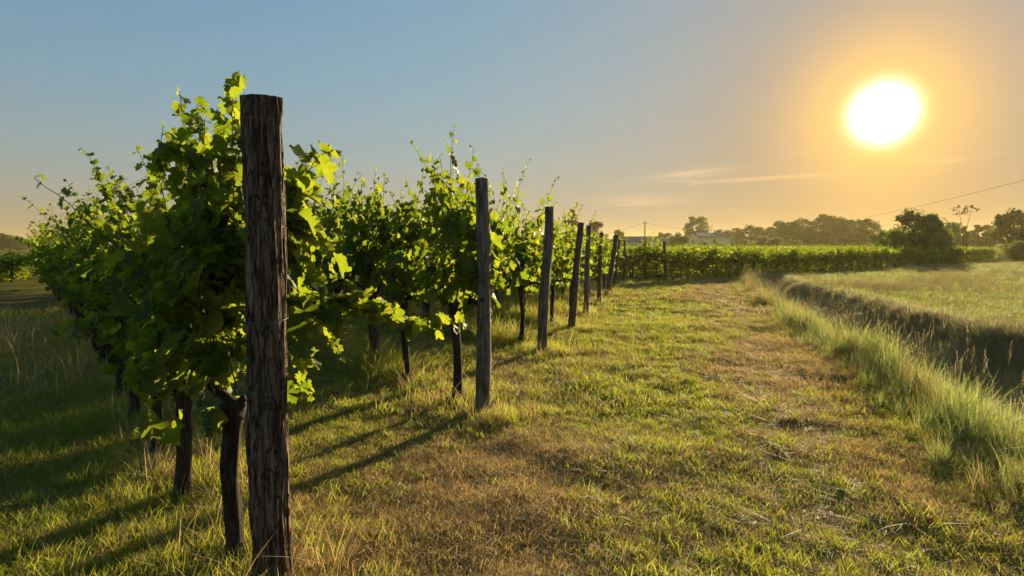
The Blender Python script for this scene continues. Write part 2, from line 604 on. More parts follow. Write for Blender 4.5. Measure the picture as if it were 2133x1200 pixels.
# ------------------------------------------------------------------ posts
def post_mesh(h, r0, r1, seed, n=40, m=90, furrow=0.006, mat='post_bark', flare=0.0, bulge=0.0):
    rg = random.Random(seed)
    off = rg.random() * 50
    V, Fq = [], []
    for k in range(m + 1):
        q = k / m
        z = -0.12 + (h + 0.12) * q
        r = r0 + (r1 - r0) * q + flare * math.exp(-max(z, 0) / 0.15)
        cx = bulge * mnoise.noise((off, z * 0.9, 0))
        cyy = bulge * mnoise.noise((off + 9, z * 0.9, 0))
        for j in range(n):
            th = 2 * math.pi * j / n
            c, s = math.cos(th), math.sin(th)
            a = mnoise.noise((c * 4.5 + off, s * 4.5, z * 1.3))
            b = mnoise.noise((c * 12 + off, s * 12, z * 3.5))
            lump = mnoise.noise((c * 1.3 + off, s * 1.3, z * 2.0 + 5))
            d = furrow * (1.3 * b - 1.6 * abs(a) + 0.4) + r * 0.10 * lump
            V.append(((r + d) * c + cx, (r + d) * s + cyy, z + (0.008 * lump if k == m else 0)))
    for k in range(m):
        for j in range(n):
            a = k * n + j
            b = k * n + (j + 1) % n
            Fq.append((a, b, b + n, a + n))
    top = np.array(V[m * n:])
    V += [tuple(np.array(v) * [0.82, 0.82, 1] + [0, 0, 0.004]) for v in top]
    V.append((0, 0, h + 0.004))
    Ft = []
    for j in range(n):
        a, b = m * n + j, m * n + (j + 1) % n
        Fq.append((a, b, b + n, a + n))
        Ft.append((a + n, b + n, (m + 2) * n))
    return mesh_data('wooden_post', np.array(V), [np.array(Fq), np.array(Ft)], M[mat])


def place_post(name, me, base, top, label, group=None):
    """stand a post on its base, leaning so that its top reaches the given point"""
    o = link(name, me, None, [float(q) for q in base])
    d = Vector(top) - Vector(base)
    o.rotation_euler = d.to_track_quat('Z', 'Y').to_euler()
    return tag(o, label, 'post', group)


#            base px      top px     radius  label
ENDS = [((568, 1222), (543, 205), .076, 'thick bark-covered end post standing nearest, dark brown with thin wire wraps'),
        ((1005, 862), (1004, 373), .066, 'grey weathered end post of the second row beside the stretched leafy shoot'),
        ((1129, 733), (1145, 431), .070, 'straight thick grey-brown end post, third along the grass track'),
        ((1189, 687), (1209, 464), .062, 'brown end post tilting right, fourth along the grass track'),
        ((1220, 654), (1226, 470), .060, 'upright slim end post just right of the tilting fourth post'),
        ((1246, 629), (1254, 485), .058, 'weathered end post, sixth along the grass track'),
        ((1265, 613), (1285, 490), .080, 'dark stout end post leaning strongly right, seventh along the track'),
        ((1277, 604), (1290, 500), .060, 'dark end post directly behind the strongly leaning seventh post'),
        ((1300, 588), (1301, 501), .055, 'thin upright end post of the last row before the headland corner'),
        ((1386, 585), (1384, 503), .075, 'lone end post at the corner where the cross row of vines begins')]
ROW_SLOPE = [-.845, -.76, -.72, -.70, -.70, -.70, -.70, -.70, -.70]
PG = 'wooden end posts along the grass track'
row_start, row_dir = [], []
for i, (b, tp, r, lab) in enumerate(ENDS):
    g = ground_at(*b)
    d = g[1]
    top = at(tp[0], tp[1], d - (0.02 if i == 0 else 0.0))
    base = np.array([g[0], g[1], gz(g[0], g[1]) - 0.02])
    h = float(np.linalg.norm(top - base))
    if i == 0:
        me = post_mesh(h, r * 1.0, r * 0.98, 7, 96, 220, 0.011, 'post_bark', 0.012, 0.010)
    else:
        me = post_mesh(h, r, r * 0.90, 30 + i, 24, 40, 0.006, 'post_grey' if i in (1, 2, 4) else 'post_bark', 0.01, 0.03)
    place_post('wooden_post', me, base, top, lab, PG)
    row_start.append(base)
    if i < 9:
        row_dir.append(unit(np.array([ROW_SLOPE[i], 1.0, 0])))
ORD = ['first', 'second', 'third', 'fourth', 'fifth', 'sixth', 'seventh', 'eighth', 'ninth', 'tenth', 'eleventh', 'twelfth', '13th', '14th', '15th',
       '16th', '17th', '18th', '19th', '20th', '21st', '22nd', '23rd', '24th', '25th', '26th', '27th', '28th', '29th', '30th', '31st', '32nd', '33rd',
       '34th', '35th', '36th', '37th', '38th', '39th', '40th', '41st', '42nd', '43rd', '44th', '45th', '46th']
mid_posts = [post_mesh(1.95, .055, .048, 80 + k, 14, 24, 0.005, 'post_bark', 0.0, 0.03) for k in range(3)]
for r in range(9):
    first, step, cnt = (4.55, 4.6, 4) if r == 0 else (2.35, 4.4, 3) if r == 1 else (3.6, 4.4, 2)
    for k in range(cnt):
        p = row_start[r] + row_dir[r] * (first + step * k)
        p[2] = gz(p[0], p[1]) - 0.02
        h = 1.95 if r != 1 else 2.12
        t_ = p + np.array([random.Random(r * 9 + k).uniform(-.05, .05), 0, h])
        o = place_post('wooden_post', mid_posts[(r + k) % 3], p, t_,
                       f'rough wooden post among the leaves, {ORD[k]} behind the end post of the {ORD[r]} row', 'posts standing inside the vine rows')
        o.scale = (1, 1, h / 1.95)

# trellis wires: each runs from the end post down its row and loops once round the post
for r, heights in ((0, (.89, 1.19, 1.58, 1.72, 2.02)), (1, (.85, 1.25, 1.62, 2.0)), (2, (.85, 1.3, 1.9)), (3, (.9, 1.35, 1.85)), (4, (.9, 1.35, 1.85))):
    axis = Vector(row_dir[r])
    for k, z in enumerate(heights):
        mb = MB()
        rp = ENDS[r][2] + 0.013
        b = row_start[r]
        tp = at(*ENDS[r][1], b[1])
        cen = b + (tp - b) * (z / (tp[2] - b[2]))
        th = np.linspace(0, 2 * np.pi, 28)
        loop = np.stack([cen[0] + rp * np.cos(th), cen[1] + rp * np.sin(th), z + 0.006 * np.sin(th * 2 + k) + 0 * th], -1)
        mb.tube(loop, 0.0012, 4)
        L = 22.0
        s = np.linspace(0, L, 40)
        side = np.cross(axis, [0, 0, 1]) * rp * (1 if k % 2 else -1)
        line = cen[None] + side[None] + np.array(axis)[None] * s[:, None]
        line[:, 2] = z - 0.012 * np.abs(np.sin(s * np.pi / 4.6))
        mb.tube(line, 0.0014 if r == 0 else 0.0022, 4)
        tag(mb.build('trellis_wire', M['wire']), f'thin steel wire, {ORD[k]} from the ground on the {ORD[r]} row', 'wire', 'trellis wires along the vine rows')

# ------------------------------------------------------------------ vines
def leaf_template(detail):
    if detail:
        half = [(0, 1.0), (10, .86), (18, .90), (28, .66), (34, .70), (44, .86), (53, .97), (60, .82), (70, .84), (80, .62), (90, .68),
                (102, .80), (112, .83), (124, .70), (138, .68), (152, .56), (166, .40)]
    else:
        half = [(0, 1.0), (28, .68), (53, .95), (80, .64), (110, .82), (150, .58)]
    pts = [(0.0, 0.12)]
    full = [(a, r) for a, r in half] + [(180, .10)] + [(-a, r) for a, r in half[:0:-1]]
    for a, r in full:
        q = math.radians(a)
        pts.append((r * math.sin(q), r * math.cos(q)))
    pts = np.array(pts)
    n = len(pts) - 1
    tri = np.array([(0, 1 + (i + 1) % n, 1 + i) for i in range(n)])
    return pts, tri


TPL = {True: leaf_template(True), False: leaf_template(False)}


def leaves_mesh(P, T, N, S, rng, detail, mat, name='foliage', tint=None):
    pts, tri = TPL[detail]
    P, T, N, S = (np.asarray(q, float) for q in (P, T, N, S))
    T = unit(T)
    N = unit(N - (N * T).sum(-1, keepdims=True) * T)
    B = np.cross(T, N)
    n, k = len(P), len(pts)
    fold = rng.uniform(-0.1, 0.5, (n, 1))
    curl = rng.uniform(-0.1, 0.5, (n, 1))
    x, y = pts[None, :, 0], pts[None, :, 1]
    wav = rng.normal(0, 0.07, (n, k))
    z = fold * np.abs(x) - curl * y * np.abs(y) + wav + 0.12 * np.sin(x * 5 + rng.uniform(0, 6, (n, 1)))
    asym = rng.uniform(0.85, 1.12, (n, 1))
    V = P[:, None] + S[:, None, None] * ((x * asym)[..., None] * B[:, None] + y[..., None] * T[:, None] + z[..., None] * N[:, None])
    Fq = (tri[None] + (np.arange(n) * k)[:, None, None]).reshape(-1, 3)
    if tint is None:
        tint = np.clip(rng.beta(2, 2.6, n), 0, 1)
    return mesh_data(name, V.reshape(-1, 3), Fq, M[mat], {'tint': np.repeat(tint, k)})


class Canopy:
    """collects leaves and stems of shoots, then makes the meshes"""
    def __init__(self, seed):
        self.rng = np.random.default_rng(seed)
        self.P, self.T, self.N, self.S, self.tint = [], [], [], [], []
        self.stem = MB()
        self.keep = None

    def leaf(self, p, out, s, petiole=0.06, tint=None):
        g = self.rng
        out = unit(out)
        pe = p + (out * 0.8 + np.array([0, 0, 0.35])) * petiole * g.uniform(.7, 1.3)
        t = out * g.uniform(.3, .9) + np.array([0, 0, -g.uniform(.1, .95)]) + g.normal(0, .25, 3)
        n = np.array([0, 0, g.uniform(.2, .9)]) + out * g.uniform(.1, .9) + g.normal(0, .35, 3)
        self.P.append(pe); self.T.append(t); self.N.append(n); self.S.append(s)
        self.tint.append(g.beta(2, 2.6) if tint is None else np.clip(tint + g.normal(0, .12), 0, 1))
        return pe

    def shoot(self, p, d, length, s0=0.07, droop=0.0, step=0.06, radius=0.0045, lateral=np.array([0, 1.0, 0]), wob=0.10, petioles=False, tint=None, bare=0.0):
        g = self.rng
        p = np.array(p, float)
        d = unit(d)
        path = [p.copy()]
        n = max(3, int(length / step))
        for i in range(n):
            q = i / n
            d = unit(d + g.normal(0, wob, 3) + np.array([0, 0, -droop * q]))
            if self.keep is not None and not self.keep(p + d * step * 2):
                break
            p = p + d * step
            path.append(p.copy())
            sz = s0 * g.uniform(.65, 1.15) * (1.0 if q < 0.6 else 1.0 - 0.75 * (q - 0.6) / 0.4)
            if q < bare and g.random() < .8:
                continue
            out = lateral * (1 if (i % 2) else -1) * g.uniform(.2, 1.0) + g.normal(0, .55, 3) * [1, 1, .3]
            pe = self.leaf(p, out, sz, 0.06 * sz / 0.07, tint)
            if petioles:
                self.stem.tube([p, (p + pe) / 2 + [0, 0, .006], pe], 0.0016, 3)
        if len(path) > 2:
            self.stem.tube(path, np.linspace(radius, radius * 0.35, len(path)), 5)
        return path

    def along(self, pts, s0=.07, step=.05, radius=.004, tint=None, petioles=True, lat=1.0, taper=.55):
        """a shoot through given points"""
        P = np.asarray(pts, float)
        seg = np.r_[0, np.cumsum(np.linalg.norm(np.diff(P, axis=0), axis=1))]
        u = np.arange(0, seg[-1], step)
        # smooth the polyline a little
        Q = np.stack([np.interp(u, seg, P[:, k]) for k in range(3)], -1)
        for _ in range(3):
            Q[1:-1] = (Q[:-2] + Q[1:-1] * 2 + Q[2:]) / 4
        self.stem.tube(Q, np.linspace(radius, radius * .35, len(Q)), 5)
        g = self.rng
        for i, p in enumerate(Q):
            q = i / max(1, len(Q) - 1)
            sz = s0 * g.uniform(.7, 1.15) * (1 if q < .65 else 1 - taper * (q - .65) / .35)
            for _ in range(2 if q < .7 else 1):
                out = g.normal(0, 1, 3) * [1, 1, .4] * lat
                pe = self.leaf(p, out, sz, .05 * sz / .07, tint)
                if petioles:
                    self.stem.tube([p, (p + pe) / 2 + [0, 0, .005], pe], .0015, 3)

    def thin(self, keep):
        """drop the leaves for which keep(point) is false"""
        k = [i for i, p in enumerate(self.P) if keep(p)]
        for q in ('P', 'T', 'N', 'S', 'tint'):
            setattr(self, q, [getattr(self, q)[i] for i in k])

    def foliage(self, detail, name='foliage'):
        return leaves_mesh(self.P, self.T, self.N, self.S, self.rng, detail, 'vine_leaf', name, np.array(self.tint))


def trunk_mesh(seed, detail, hd=.80, r=.038, arms=(.46, .46)):
    g = np.random.default_rng(seed)
    n, m = (18, 34) if detail else (8, 14)
    z = np.linspace(-.06, hd, m)
    off = g.uniform(0, 50)
    path = np.array([[.045 * mnoise.noise((off, q * 2.2, 0)), .045 * mnoise.noise((off + 7, q * 2.2, 1)), q] for q in z])
    rad = r * (1.0 + .45 * np.exp(-np.maximum(z, 0) / .07) + .40 * np.exp(-((z - hd) / .08) ** 2))
    V, fs = tube(path, rad, n)
    for i in range(m * n):
        v = V[i]
        c = path[i // n]
        e = unit(v - c)
        k = mnoise.noise((e[0] * 3 + off, e[1] * 3, v[2] * 3.0)) * .25 + mnoise.noise((e[0] * 8 + off, e[1] * 8, v[2] * 5)) * .18
        V[i] = c + (v - c) * (1 + k)
    mb = MB().add(V, fs)
    top = path[-1]
    for sgn, al in ((-1, arms[0]), (1, arms[1])):
        q = np.linspace(0, 1, 12)
        arm = np.stack([top[0] + sgn * al * q, top[1] + .02 * np.sin(q * 5 + off), top[2] - .03 + .07 * np.sin(q * 1.6) + .012 * np.sin(q * 9 + off)], -1)
        mb.tube(arm, np.linspace(r * .72, r * .38, 12) * (1 + .12 * np.sin(np.arange(12) * 2.1 + off)), 8 if detail else 6)
    return mb.data('trunk', M['vine_bark'])


def grape_bunch(mb, p, g, n=64):
    a = np.array([(0, 0, 1), (.89, 0, .45), (.28, .85, .45), (-.72, .53, .45), (-.72, -.53, .45), (.28, -.85, .45), (.72, .53, -.45), (-.28, .85, -.45),
                  (-.89, 0, -.45), (-.28, -.85, -.45), (.72, -.53, -.45), (0, 0, -1)])
    f = np.array([(0, 1, 2), (0, 2, 3), (0, 3, 4), (0, 4, 5), (0, 5, 1), (1, 6, 2), (2, 7, 3), (3, 8, 4), (4, 9, 5), (5, 10, 1), (6, 7, 2), (7, 8, 3),
                  (8, 9, 4), (9, 10, 5), (10, 6, 1), (11, 7, 6), (11, 8, 7), (11, 9, 8), (11, 10, 9), (11, 6, 10)])
    for _ in range(n):
        q = g.uniform(0, 1)
        w = .028 * (1 - .72 * q)
        mb.add(a * .0065 + p + [g.normal(0, w * .6), g.normal(0, w * .6), -q * .12], f)


def make_vine(seed, detail, hmax=2.15, nsh=13, fill=150, leaf=.068, spread=.22, name='grape_vine', zlo=.66, zr=1.05, keep=None, arms=(.46, .46), half=.5, lean_s=.22):
    """root Empty > trunk, canes, foliage, grapes; row runs along local X"""
    g = np.random.default_rng(seed)
    root = link(name, None)
    link('trunk', trunk_mesh(seed, detail, arms=arms), root)
    c = Canopy(seed + 1)
    c.keep = keep
    for i in range(nsh):
        x0 = half * (-1 + 2 * (i + .5) / nsh) + g.normal(0, .03)
        lean = g.normal(0, lean_s)
        L = (hmax - .85) * g.uniform(.72, 1.1)
        kind = g.random()
        if kind < .70:
            c.shoot((x0, g.normal(0, .03), .84), (g.normal(0, .15), lean, 1), L, leaf, droop=.05, petioles=detail, wob=.09)
        else:      # flops outward and hangs
            sd = 1 if g.random() < .5 else -1
            c.shoot((x0, 0, .9), (g.normal(0, .3), sd * .55, .9), L * g.uniform(.45, .75), leaf, droop=.42, petioles=detail, wob=.09)
    for _ in range(fill):
        z = zlo + zr * g.beta(1.5, 1.7)
        w = spread * (1.15 - .35 * abs(z - 1.1))
        y = g.normal(0, w * .75)
        p = np.array([g.uniform(-half, half) * 1.04, y, z + (-.05 if abs(y) > .2 else 0)])
        out = np.array([g.normal(0, .5), math.copysign(g.uniform(.4, 1.2), y), 0])
        c.leaf(p, out, leaf * g.uniform(.75, 1.25))
    if keep is not None:
        c.thin(keep)
    link('canes', c.stem.data('canes', M['cane']), root)
    link('foliage', c.foliage(detail), root)
    if detail:
        for _ in range(3):
            gb = MB()
            grape_bunch(gb, np.array([g.uniform(-.4, .4), g.choice([-1, 1]) * g.uniform(.05, .16), g.uniform(.78, .92)]), g)
            link('grape_bunch', gb.data('grape_bunch', M['berry']), root)
    return root


near_kinds = [make_vine(100 + 7 * k, True, 1.98 + .08 * (k % 3), 13, 140, .080, .15, lean_s=.10, half=.40, zlo=.74, zr=.9) for k in range(4)]
mid_kinds = [make_vine(300 + 7 * k, False, 2.12 + .10 * (k % 3), 12, 140, .078, .17, lean_s=.13, half=.34, zlo=.68, zr=.85) for k in range(5)]
cross_kinds = [make_vine(500 + 7 * k, False, 2.0 + .1 * k, 15, 320, .082, .24, 'grape_vine', .12, 1.6) for k in range(3)]
# the vine behind the nearest post grows behind it, never in front
_a = math.atan2(row_dir[0][1], row_dir[0][0])


vine_line = ground_at(489, 1185)


def behind_post(p):
    q = vine_line
    X = q[0] + p[0] * math.cos(_a) - p[1] * math.sin(_a)
    Y = q[1] + p[0] * math.sin(_a) + p[1] * math.cos(_a)
    return Y > row_start[0][1] + .17 or (X < row_start[0][0] - .20 and Y > row_start[0][1] - .05)


first_vine = make_vine(171, True, 2.15, 16, 230, .084, .17, lean_s=.10, keep=behind_post, arms=(.16, .46))
used = set()


def put_vine(src, p, ang, label, group, sc=(1, 1, 1)):
    if src.name not in used:
        used.add(src.name)
        o = src
    else:
        o = copy_tree(src)
    o.location = (float(p[0]), float(p[1]), gz(p[0], p[1]) - .01)
    o.rotation_euler = (0, 0, ang)
    o.scale = sc
    return tag(o, label, 'grape vine', group)


ROW_N = [42, 24, 20, 16, 14, 12, 12, 12, 12]
rv = random.Random(5)
FIRST, ROW1 = [], []
for r in range(9):
    a0 = math.atan2(row_dir[r][1], row_dir[r][0])
    for k in range(ROW_N[r]):
        s = 1.0 * k if r == 0 else .45 + 1.0 * k + rv.uniform(-.08, .08)
        p = (vine_line if r == 0 else row_start[r]) + row_dir[r] * s
        flip = math.pi if rv.random() < .5 else 0
        near = (r == 0 and k < 8) or (r == 1 and k < 3)
        src = near_kinds[(k + 2 * r) % 4] if near else mid_kinds[rv.randrange(5)]
        hs = rv.uniform(.94, 1.08)
        sc3 = (rv.uniform(.98, 1.1), rv.uniform(.9, 1.2), hs)
        if r == 0 and k > 1:
            sc3 = (1.04, 1.0, {2: .90, 3: .96, 4: 1.03, 5: 1.08, 6: 1.10, 7: 1.06}.get(k, rv.uniform(.98, 1.06)))
        if 0 < r < 5:
            sc3 = (sc3[0], sc3[1], hs * (1.24 if r == 1 else 1.14))
        if r == 0 and k == 0:
            src, flip, sc3 = first_vine, 0, (1, 1, 1)
        lab = f'leafy grape vine, {ORD[k]} back from the end post of the {ORD[r]} row'
        o = put_vine(src, p, a0 + flip, lab, f'grape vines in the {ORD[r]} row', sc3)
        if r == 0:
            ROW1.append(o)
        if r < 2 and k < 3:
            FIRST.append((r, k, o))


# thin steel stakes that stand beside the nearest trunks
for k, (px, py, top) in enumerate([(478, 1082, 840), (374, 985, 840), (322, 900, 750)]):
    g = ground_at(px, py + 60 if k == 0 else py)
    tpz = at(px, top, g[1])
    s = MB().tube([[g[0], g[1], -.1], [g[0] + .003, g[1], .5], [tpz[0], tpz[1], max(1.0, tpz[2])]], .0065, 8)
    tag(s.build('steel_stake', M['steel_rust']), f'thin dark steel stake beside the {ORD[k]} trunk of the nearest row', 'stake', 'steel stakes by the nearest vines')

# the cross row that closes the headland, and the rows of that block behind it
cr0, crd = row_start[9], unit(np.array([.81, .585, 0]))
crn = np.array([-crd[1], crd[0], 0])
for rr, (off, n0, n1) in enumerate([(0, 0, 34), (2.6, -3, 30)]):
    for k in range(n0, n1):
        p = cr0 + crn * off + crd * (.5 + 1.08 * k)
        lab = f'shaded grape vine, {ORD[k - n0]} from the corner post along the {"front" if rr == 0 else "second"} cross row'
        put_vine(cross_kinds[rv.randrange(3)], p, math.atan2(crd[1], crd[0]) + (math.pi if rv.random() < .5 else 0), lab,
                 'vines of the cross row', (1.04, 1.1, rv.uniform(.72, .90)))
for k in range(5):
    p = cr0 + crd * (5.6 + 5.2 * k)
    p[2] = gz(p[0], p[1]) - .02
    o = place_post('wooden_post', mid_posts[k % 3], p, p + np.array([0, 0, 1.1]), f'thin dark post within the cross row, {ORD[k]} right of the corner post',
               'posts standing inside the cross row')
    o.scale = (1, 1, .72)
# corner group between the last end post and the lone corner post
for k, (px, d) in enumerate([(1318, 26.6), (1345, 26.4), (1368, 26.2)]):
    x = (px - CX) / F_PX * d
    put_vine(mid_kinds[k], (x, d), .1, f'bushy grape vine, {ORD[k]} in the clump left of the corner post', 'bushy vines by the corner post', (1.1, 1.2, .98))


# ------------------------------------------------------------------ scattered instances
def scatter(name, pts, rot, scl, idx, protos, label=None, z_off=0.0):
    """ONE stuff object: points that carry plants by geometry nodes"""
    me = bpy.data.meshes.new(name)
    me.vertices.add(len(pts))
    me.vertices.foreach_set('co', np.asarray(pts, np.float32).ravel())
    a = me.attributes.new('rot', 'FLOAT_VECTOR', 'POINT'); a.data.foreach_set('vector', np.asarray(rot, np.float32).ravel())
    a = me.attributes.new('scl', 'FLOAT_VECTOR', 'POINT'); a.data.foreach_set('vector', np.asarray(scl, np.float32).ravel())
    a = me.attributes.new('idx', 'INT', 'POINT'); a.data.foreach_set('value', np.asarray(idx, np.int32))
    col = bpy.data.collections.new(name + '_kinds')
    for i, (m_) in enumerate(protos):
        col.objects.link(bpy.data.objects.new(f'{name}_{i:02d}', m_))
    ng = bpy.data.node_groups.new(name, 'GeometryNodeTree')
    ng.interface.new_socket('Geometry', in_out='INPUT', socket_type='NodeSocketGeometry')
    ng.interface.new_socket('Geometry', in_out='OUTPUT', socket_type='NodeSocketGeometry')
    N, L = ng.nodes, ng.links
    gi, go = N.new('NodeGroupInput'), N.new('NodeGroupOutput')
    ci = N.new('GeometryNodeCollectionInfo')
    ci.inputs[0].default_value = col
    ci.inputs['Separate Children'].default_value = True
    ci.inputs['Reset Children'].default_value = True
    ip = N.new('GeometryNodeInstanceOnPoints')
    ip.inputs['Pick Instance'].default_value = True

    def named(n_, ty):
        q = N.new('GeometryNodeInputNamedAttribute')
        q.data_type = ty
        q.inputs[0].default_value = n_
        return q.outputs[0]
    L.new(gi.outputs[0], ip.inputs['Points'])
    L.new(ci.outputs[0], ip.inputs['Instance'])
    L.new(named('idx', 'INT'), ip.inputs['Instance Index'])
    e2r = N.new('FunctionNodeEulerToRotation')
    L.new(named('rot', 'FLOAT_VECTOR'), e2r.inputs[0])
    L.new(e2r.outputs[0], ip.inputs['Rotation'])
    L.new(named('scl', 'FLOAT_VECTOR'), ip.inputs['Scale'])
    L.new(ip.outputs[0], go.inputs[0])
    o = link(name, me)
    md = o.modifiers.new('scatter', 'NODES')
    md.node_group = ng
    return tag(o, label, kind='stuff')


def blades(n, seed, hgt, width, spread, lean, mat, segs=3, flat=False, bend=.6, tint=(2, 2)):
    """a tuft of n grass blades as one mesh"""
    g = np.random.default_rng(seed)
    az = g.uniform(0, 2 * np.pi, n)
    h = hgt * g.uniform(.45, 1.15, n)
    rr = spread * np.sqrt(g.uniform(0, 1, n))
    pa = g.uniform(0, 2 * np.pi, n)
    base = np.stack([rr * np.cos(pa), rr * np.sin(pa), np.full(n, -.006)], -1)
    le = np.abs(g.normal(0, lean, n))
    d0 = np.stack([np.cos(az) * np.sin(le), np.sin(az) * np.sin(le), np.cos(le)], -1)
    hz = np.stack([np.cos(az), np.sin(az), -.35 * np.ones(n)], -1)
    bd = g.uniform(.1, 1, n) * bend
    side = np.stack([-np.sin(az + g.normal(0, .7, n)), np.cos(az + g.normal(0, .7, n)), np.zeros(n)], -1)
    V = np.zeros((n, 2 * segs + 1, 3))
    for k in range(segs + 1):
        q = k / segs
        c = base + d0 * (h * q)[:, None] + hz * (h * bd * q * q)[:, None]
        if flat:
            c[:, 2] = np.clip(c[:, 2], .004, .02 + .01 * g.random(n))
        w = (width * (1 - .75 * q * q) * g.uniform(.7, 1.2, n))[:, None]
        if k < segs:
            V[:, 2 * k] = c - side * w / 2
            V[:, 2 * k + 1] = c + side * w / 2
        else:
            V[:, 2 * k] = c
    quads = [(2 * k, 2 * k + 1, 2 * k + 3, 2 * k + 2) for k in range(segs - 1)]
    o = (np.arange(n) * (2 * segs + 1))[:, None, None]
    Fq = (np.array(quads)[None] + o).reshape(-1, 4) if quads else np.zeros((0, 4), int)
    Ft = (np.array([(2 * segs - 2, 2 * segs - 1, 2 * segs)])[None] + o).reshape(-1, 3)
    return mesh_data('blades', V.reshape(-1, 3), [Fq, Ft], M[mat], {'tint': np.repeat(g.beta(*tint, n), 2 * segs + 1)})


def stalks(n, seed, hgt, spread, mat='seed_head'):
    """grass stalks that end in feathery seed heads"""
    g = np.random.default_rng(seed)
    mb = MB()
    for _ in range(n):
        a, r = g.uniform(0, 6.28), spread * g.uniform(0, 1)
        h = hgt * g.uniform(.7, 1.1)
        b = np.array([r * math.cos(a), r * math.sin(a), 0])
        lean = np.array([g.normal(0, .12), g.normal(0, .12), 1])
        q = np.linspace(0, 1, 5)
        path = b + np.outer(q * h, unit(lean)) + np.outer(q ** 3, [g.normal(0, .05), g.normal(0, .05), 0])
        mb.tube(path, np.linspace(.0018, .001, 5), 3)
        tip, dr = path[-1], unit(path[-1] - path[-2])
        L = h * .2
        for k in range(16):
            u = k / 16
            w = .011 * math.sin(math.pi * (.12 + .85 * u))
            c = tip + dr * (u - .55) * L
            e = unit(g.normal(0, 1, 3)) * w
            f = unit(np.cross(e, dr)) * .003
            mb.add(np.array([c - f, c + f, c + e + dr * .016]), np.array([[0, 1, 2]]))
    V = np.vstack(mb.v)
    return mesh_data('stalks', V, [np.concatenate(x) for x in (mb.q, mb.t) if x], M[mat], {'tint': np.full(len(V), .5)})


rg = np.random.default_rng(11)
# ---- short mown sward, thick near the camera and thinner with distance
short = [blades(26, 1, .055, .0042, .05, .5, 'grass_green', 3), blades(26, 2, .075, .0045, .06, .55, 'grass_green', 3),
         blades(22, 3, .10, .0045, .06, .45, 'grass_green', 3), blades(26, 4, .04, .0075, .06, .9, 'grass_green', 2),
         blades(26, 5, .055, .0032, .055, .45, 'grass_dry', 2), blades(24, 6, .075, .0032, .06, .35, 'grass_dry', 2),
         blades(18, 7, .16, .0030, .09, 1.5, 'grass_dry', 3, True), blades(22, 8, .05, .0036, .06, .7, 'grass_dry', 2),
         blades(10, 9, .26, .0030, .10, 1.5, 'grass_dry', 3, True), blades(7, 10, .30, .0030, .05, .35, 'grass_dry', 4),
         blades(26, 11, .42, .0065, .12, .45, 'grass_green', 4), blades(16, 12, .40, .0045, .10, .4, 'grass_dry', 4)]


def sample(n, d0, d1, power=1.0, wide=.97, pad=1.2):
    u = rg.uniform(0, 1, n)
    d = (d0 ** power + u * (d1 ** power - d0 ** power)) ** (1 / power)
    x = rg.uniform(-1, 1, n) * (wide * d + pad)
    return x, d


def make_sward():
    XS, YS, SC = [], [], []
    for n, d0, d1, pw, sc in ((34000, 1.5, 5.0, 2.0, 1.0), (36000, 5.0, 12.0, 2.0, 1.45), (34000, 12.0, 33.0, 1.6, 2.3)):
        x, y = sample(n, d0, d1, pw)
        XS.append(x); YS.append(y); SC.append(np.full(n, sc))
    x, y, sc = map(np.concatenate, (XS, YS, SC))
    u = zone_u(x, y)
    cross = ((x - cr0[0]) * crn[0] + (y - cr0[1]) * crn[1])
    k = (u < .04) & (cross < 1.0)
    x, y, sc = x[k], y[k], sc[k]
    dry = dryness(x, y)
    n = len(x)
    pick_dry = rg.uniform(0, 1, n) < (.34 + .62 * dry)
    clump = fbm(x * 1.7, y * 1.7, 77, 3)
    idx = np.where(pick_dry, rg.choice([4, 4, 5, 5, 6, 7, 8, 9], n, p=[.17, .17, .16, .14, .14, .14, .08, 0]), rg.choice([0, 0, 1, 1, 2, 3], n))
    # uncut strips under the rows are longer
    idx = np.where((u[k] > -.30) & ((idx == 6) | (idx == 8)), 5, idx)
    longer = np.zeros(n)
    weedy = np.zeros(n)
    for r in range(9):
        b, d = row_start[r], row_dir[r]
        s = (x - b[0]) * d[0] + (y - b[1]) * d[1]
        e = (x - b[0]) * d[1] - (y - b[1]) * d[0]
        longer = np.maximum(longer, np.where(s > -.4, np.exp(-(e / .38) ** 2), 0))
        if r:
            weedy = np.maximum(weedy, np.where(s > (1.6 if r == 1 else .7), np.exp(-(e / .30) ** 2), 0))
    idx = np.where((longer > .5) & (rg.uniform(0, 1, n) < .05), 9, idx)
    b, d = row_start[0], row_dir[0]
    aisle = ((x - b[0]) * d[1] - (y - b[1]) * d[0] < -.3) & (x < -.6)
    rough = aisle & (fbm(x * .8, y * .8, 123, 3) > .5)
    idx = np.where(rough & (rg.uniform(0, 1, n) < .30), rg.choice([6, 8, 8, 9], n), idx)
    s = sc * rg.uniform(.65, 1.25, n) * (.6 + .9 * clump)
    zs = s * (.78 + .8 * longer * (idx != 9)) * np.where(sc > 2, .75, 1.0)
    zs = np.where(aisle, zs * 1.45, zs)
    w = (weedy > .45) & (rg.uniform(0, 1, n) < .5)  # taller weeds added under the rows to block the low sun
    idx = np.where(w, rg.choice([10, 10, 11], n), idx)
    ws = rg.uniform(.6, 1.15, n)
    s, zs = np.where(w, ws * 1.3, s), np.where(w, ws, zs)
    z = height(x, y)
    rot = np.stack([rg.normal(0, .12, n), rg.normal(0, .12, n), rg.uniform(0, 6.28, n)], -1)
    scatter('mown_grass', np.stack([x, y, z], -1), rot, np.stack([s, s, zs], -1), idx, short)


make_sward()

tall = [blades(34, 21, .55, .0058, .12, .28, 'grass_tall', 5, bend=.55), blades(34, 22, .68, .0058, .14, .25, 'grass_tall', 5, bend=.5),
        blades(30, 23, .42, .0055, .14, .4, 'grass_tall', 4, bend=.7), blades(22, 24, .50, .006, .12, .3, 'grass_dry', 4, bend=.5),
        stalks(5, 25, .85, .12), stalks(4, 26, .70, .10)]


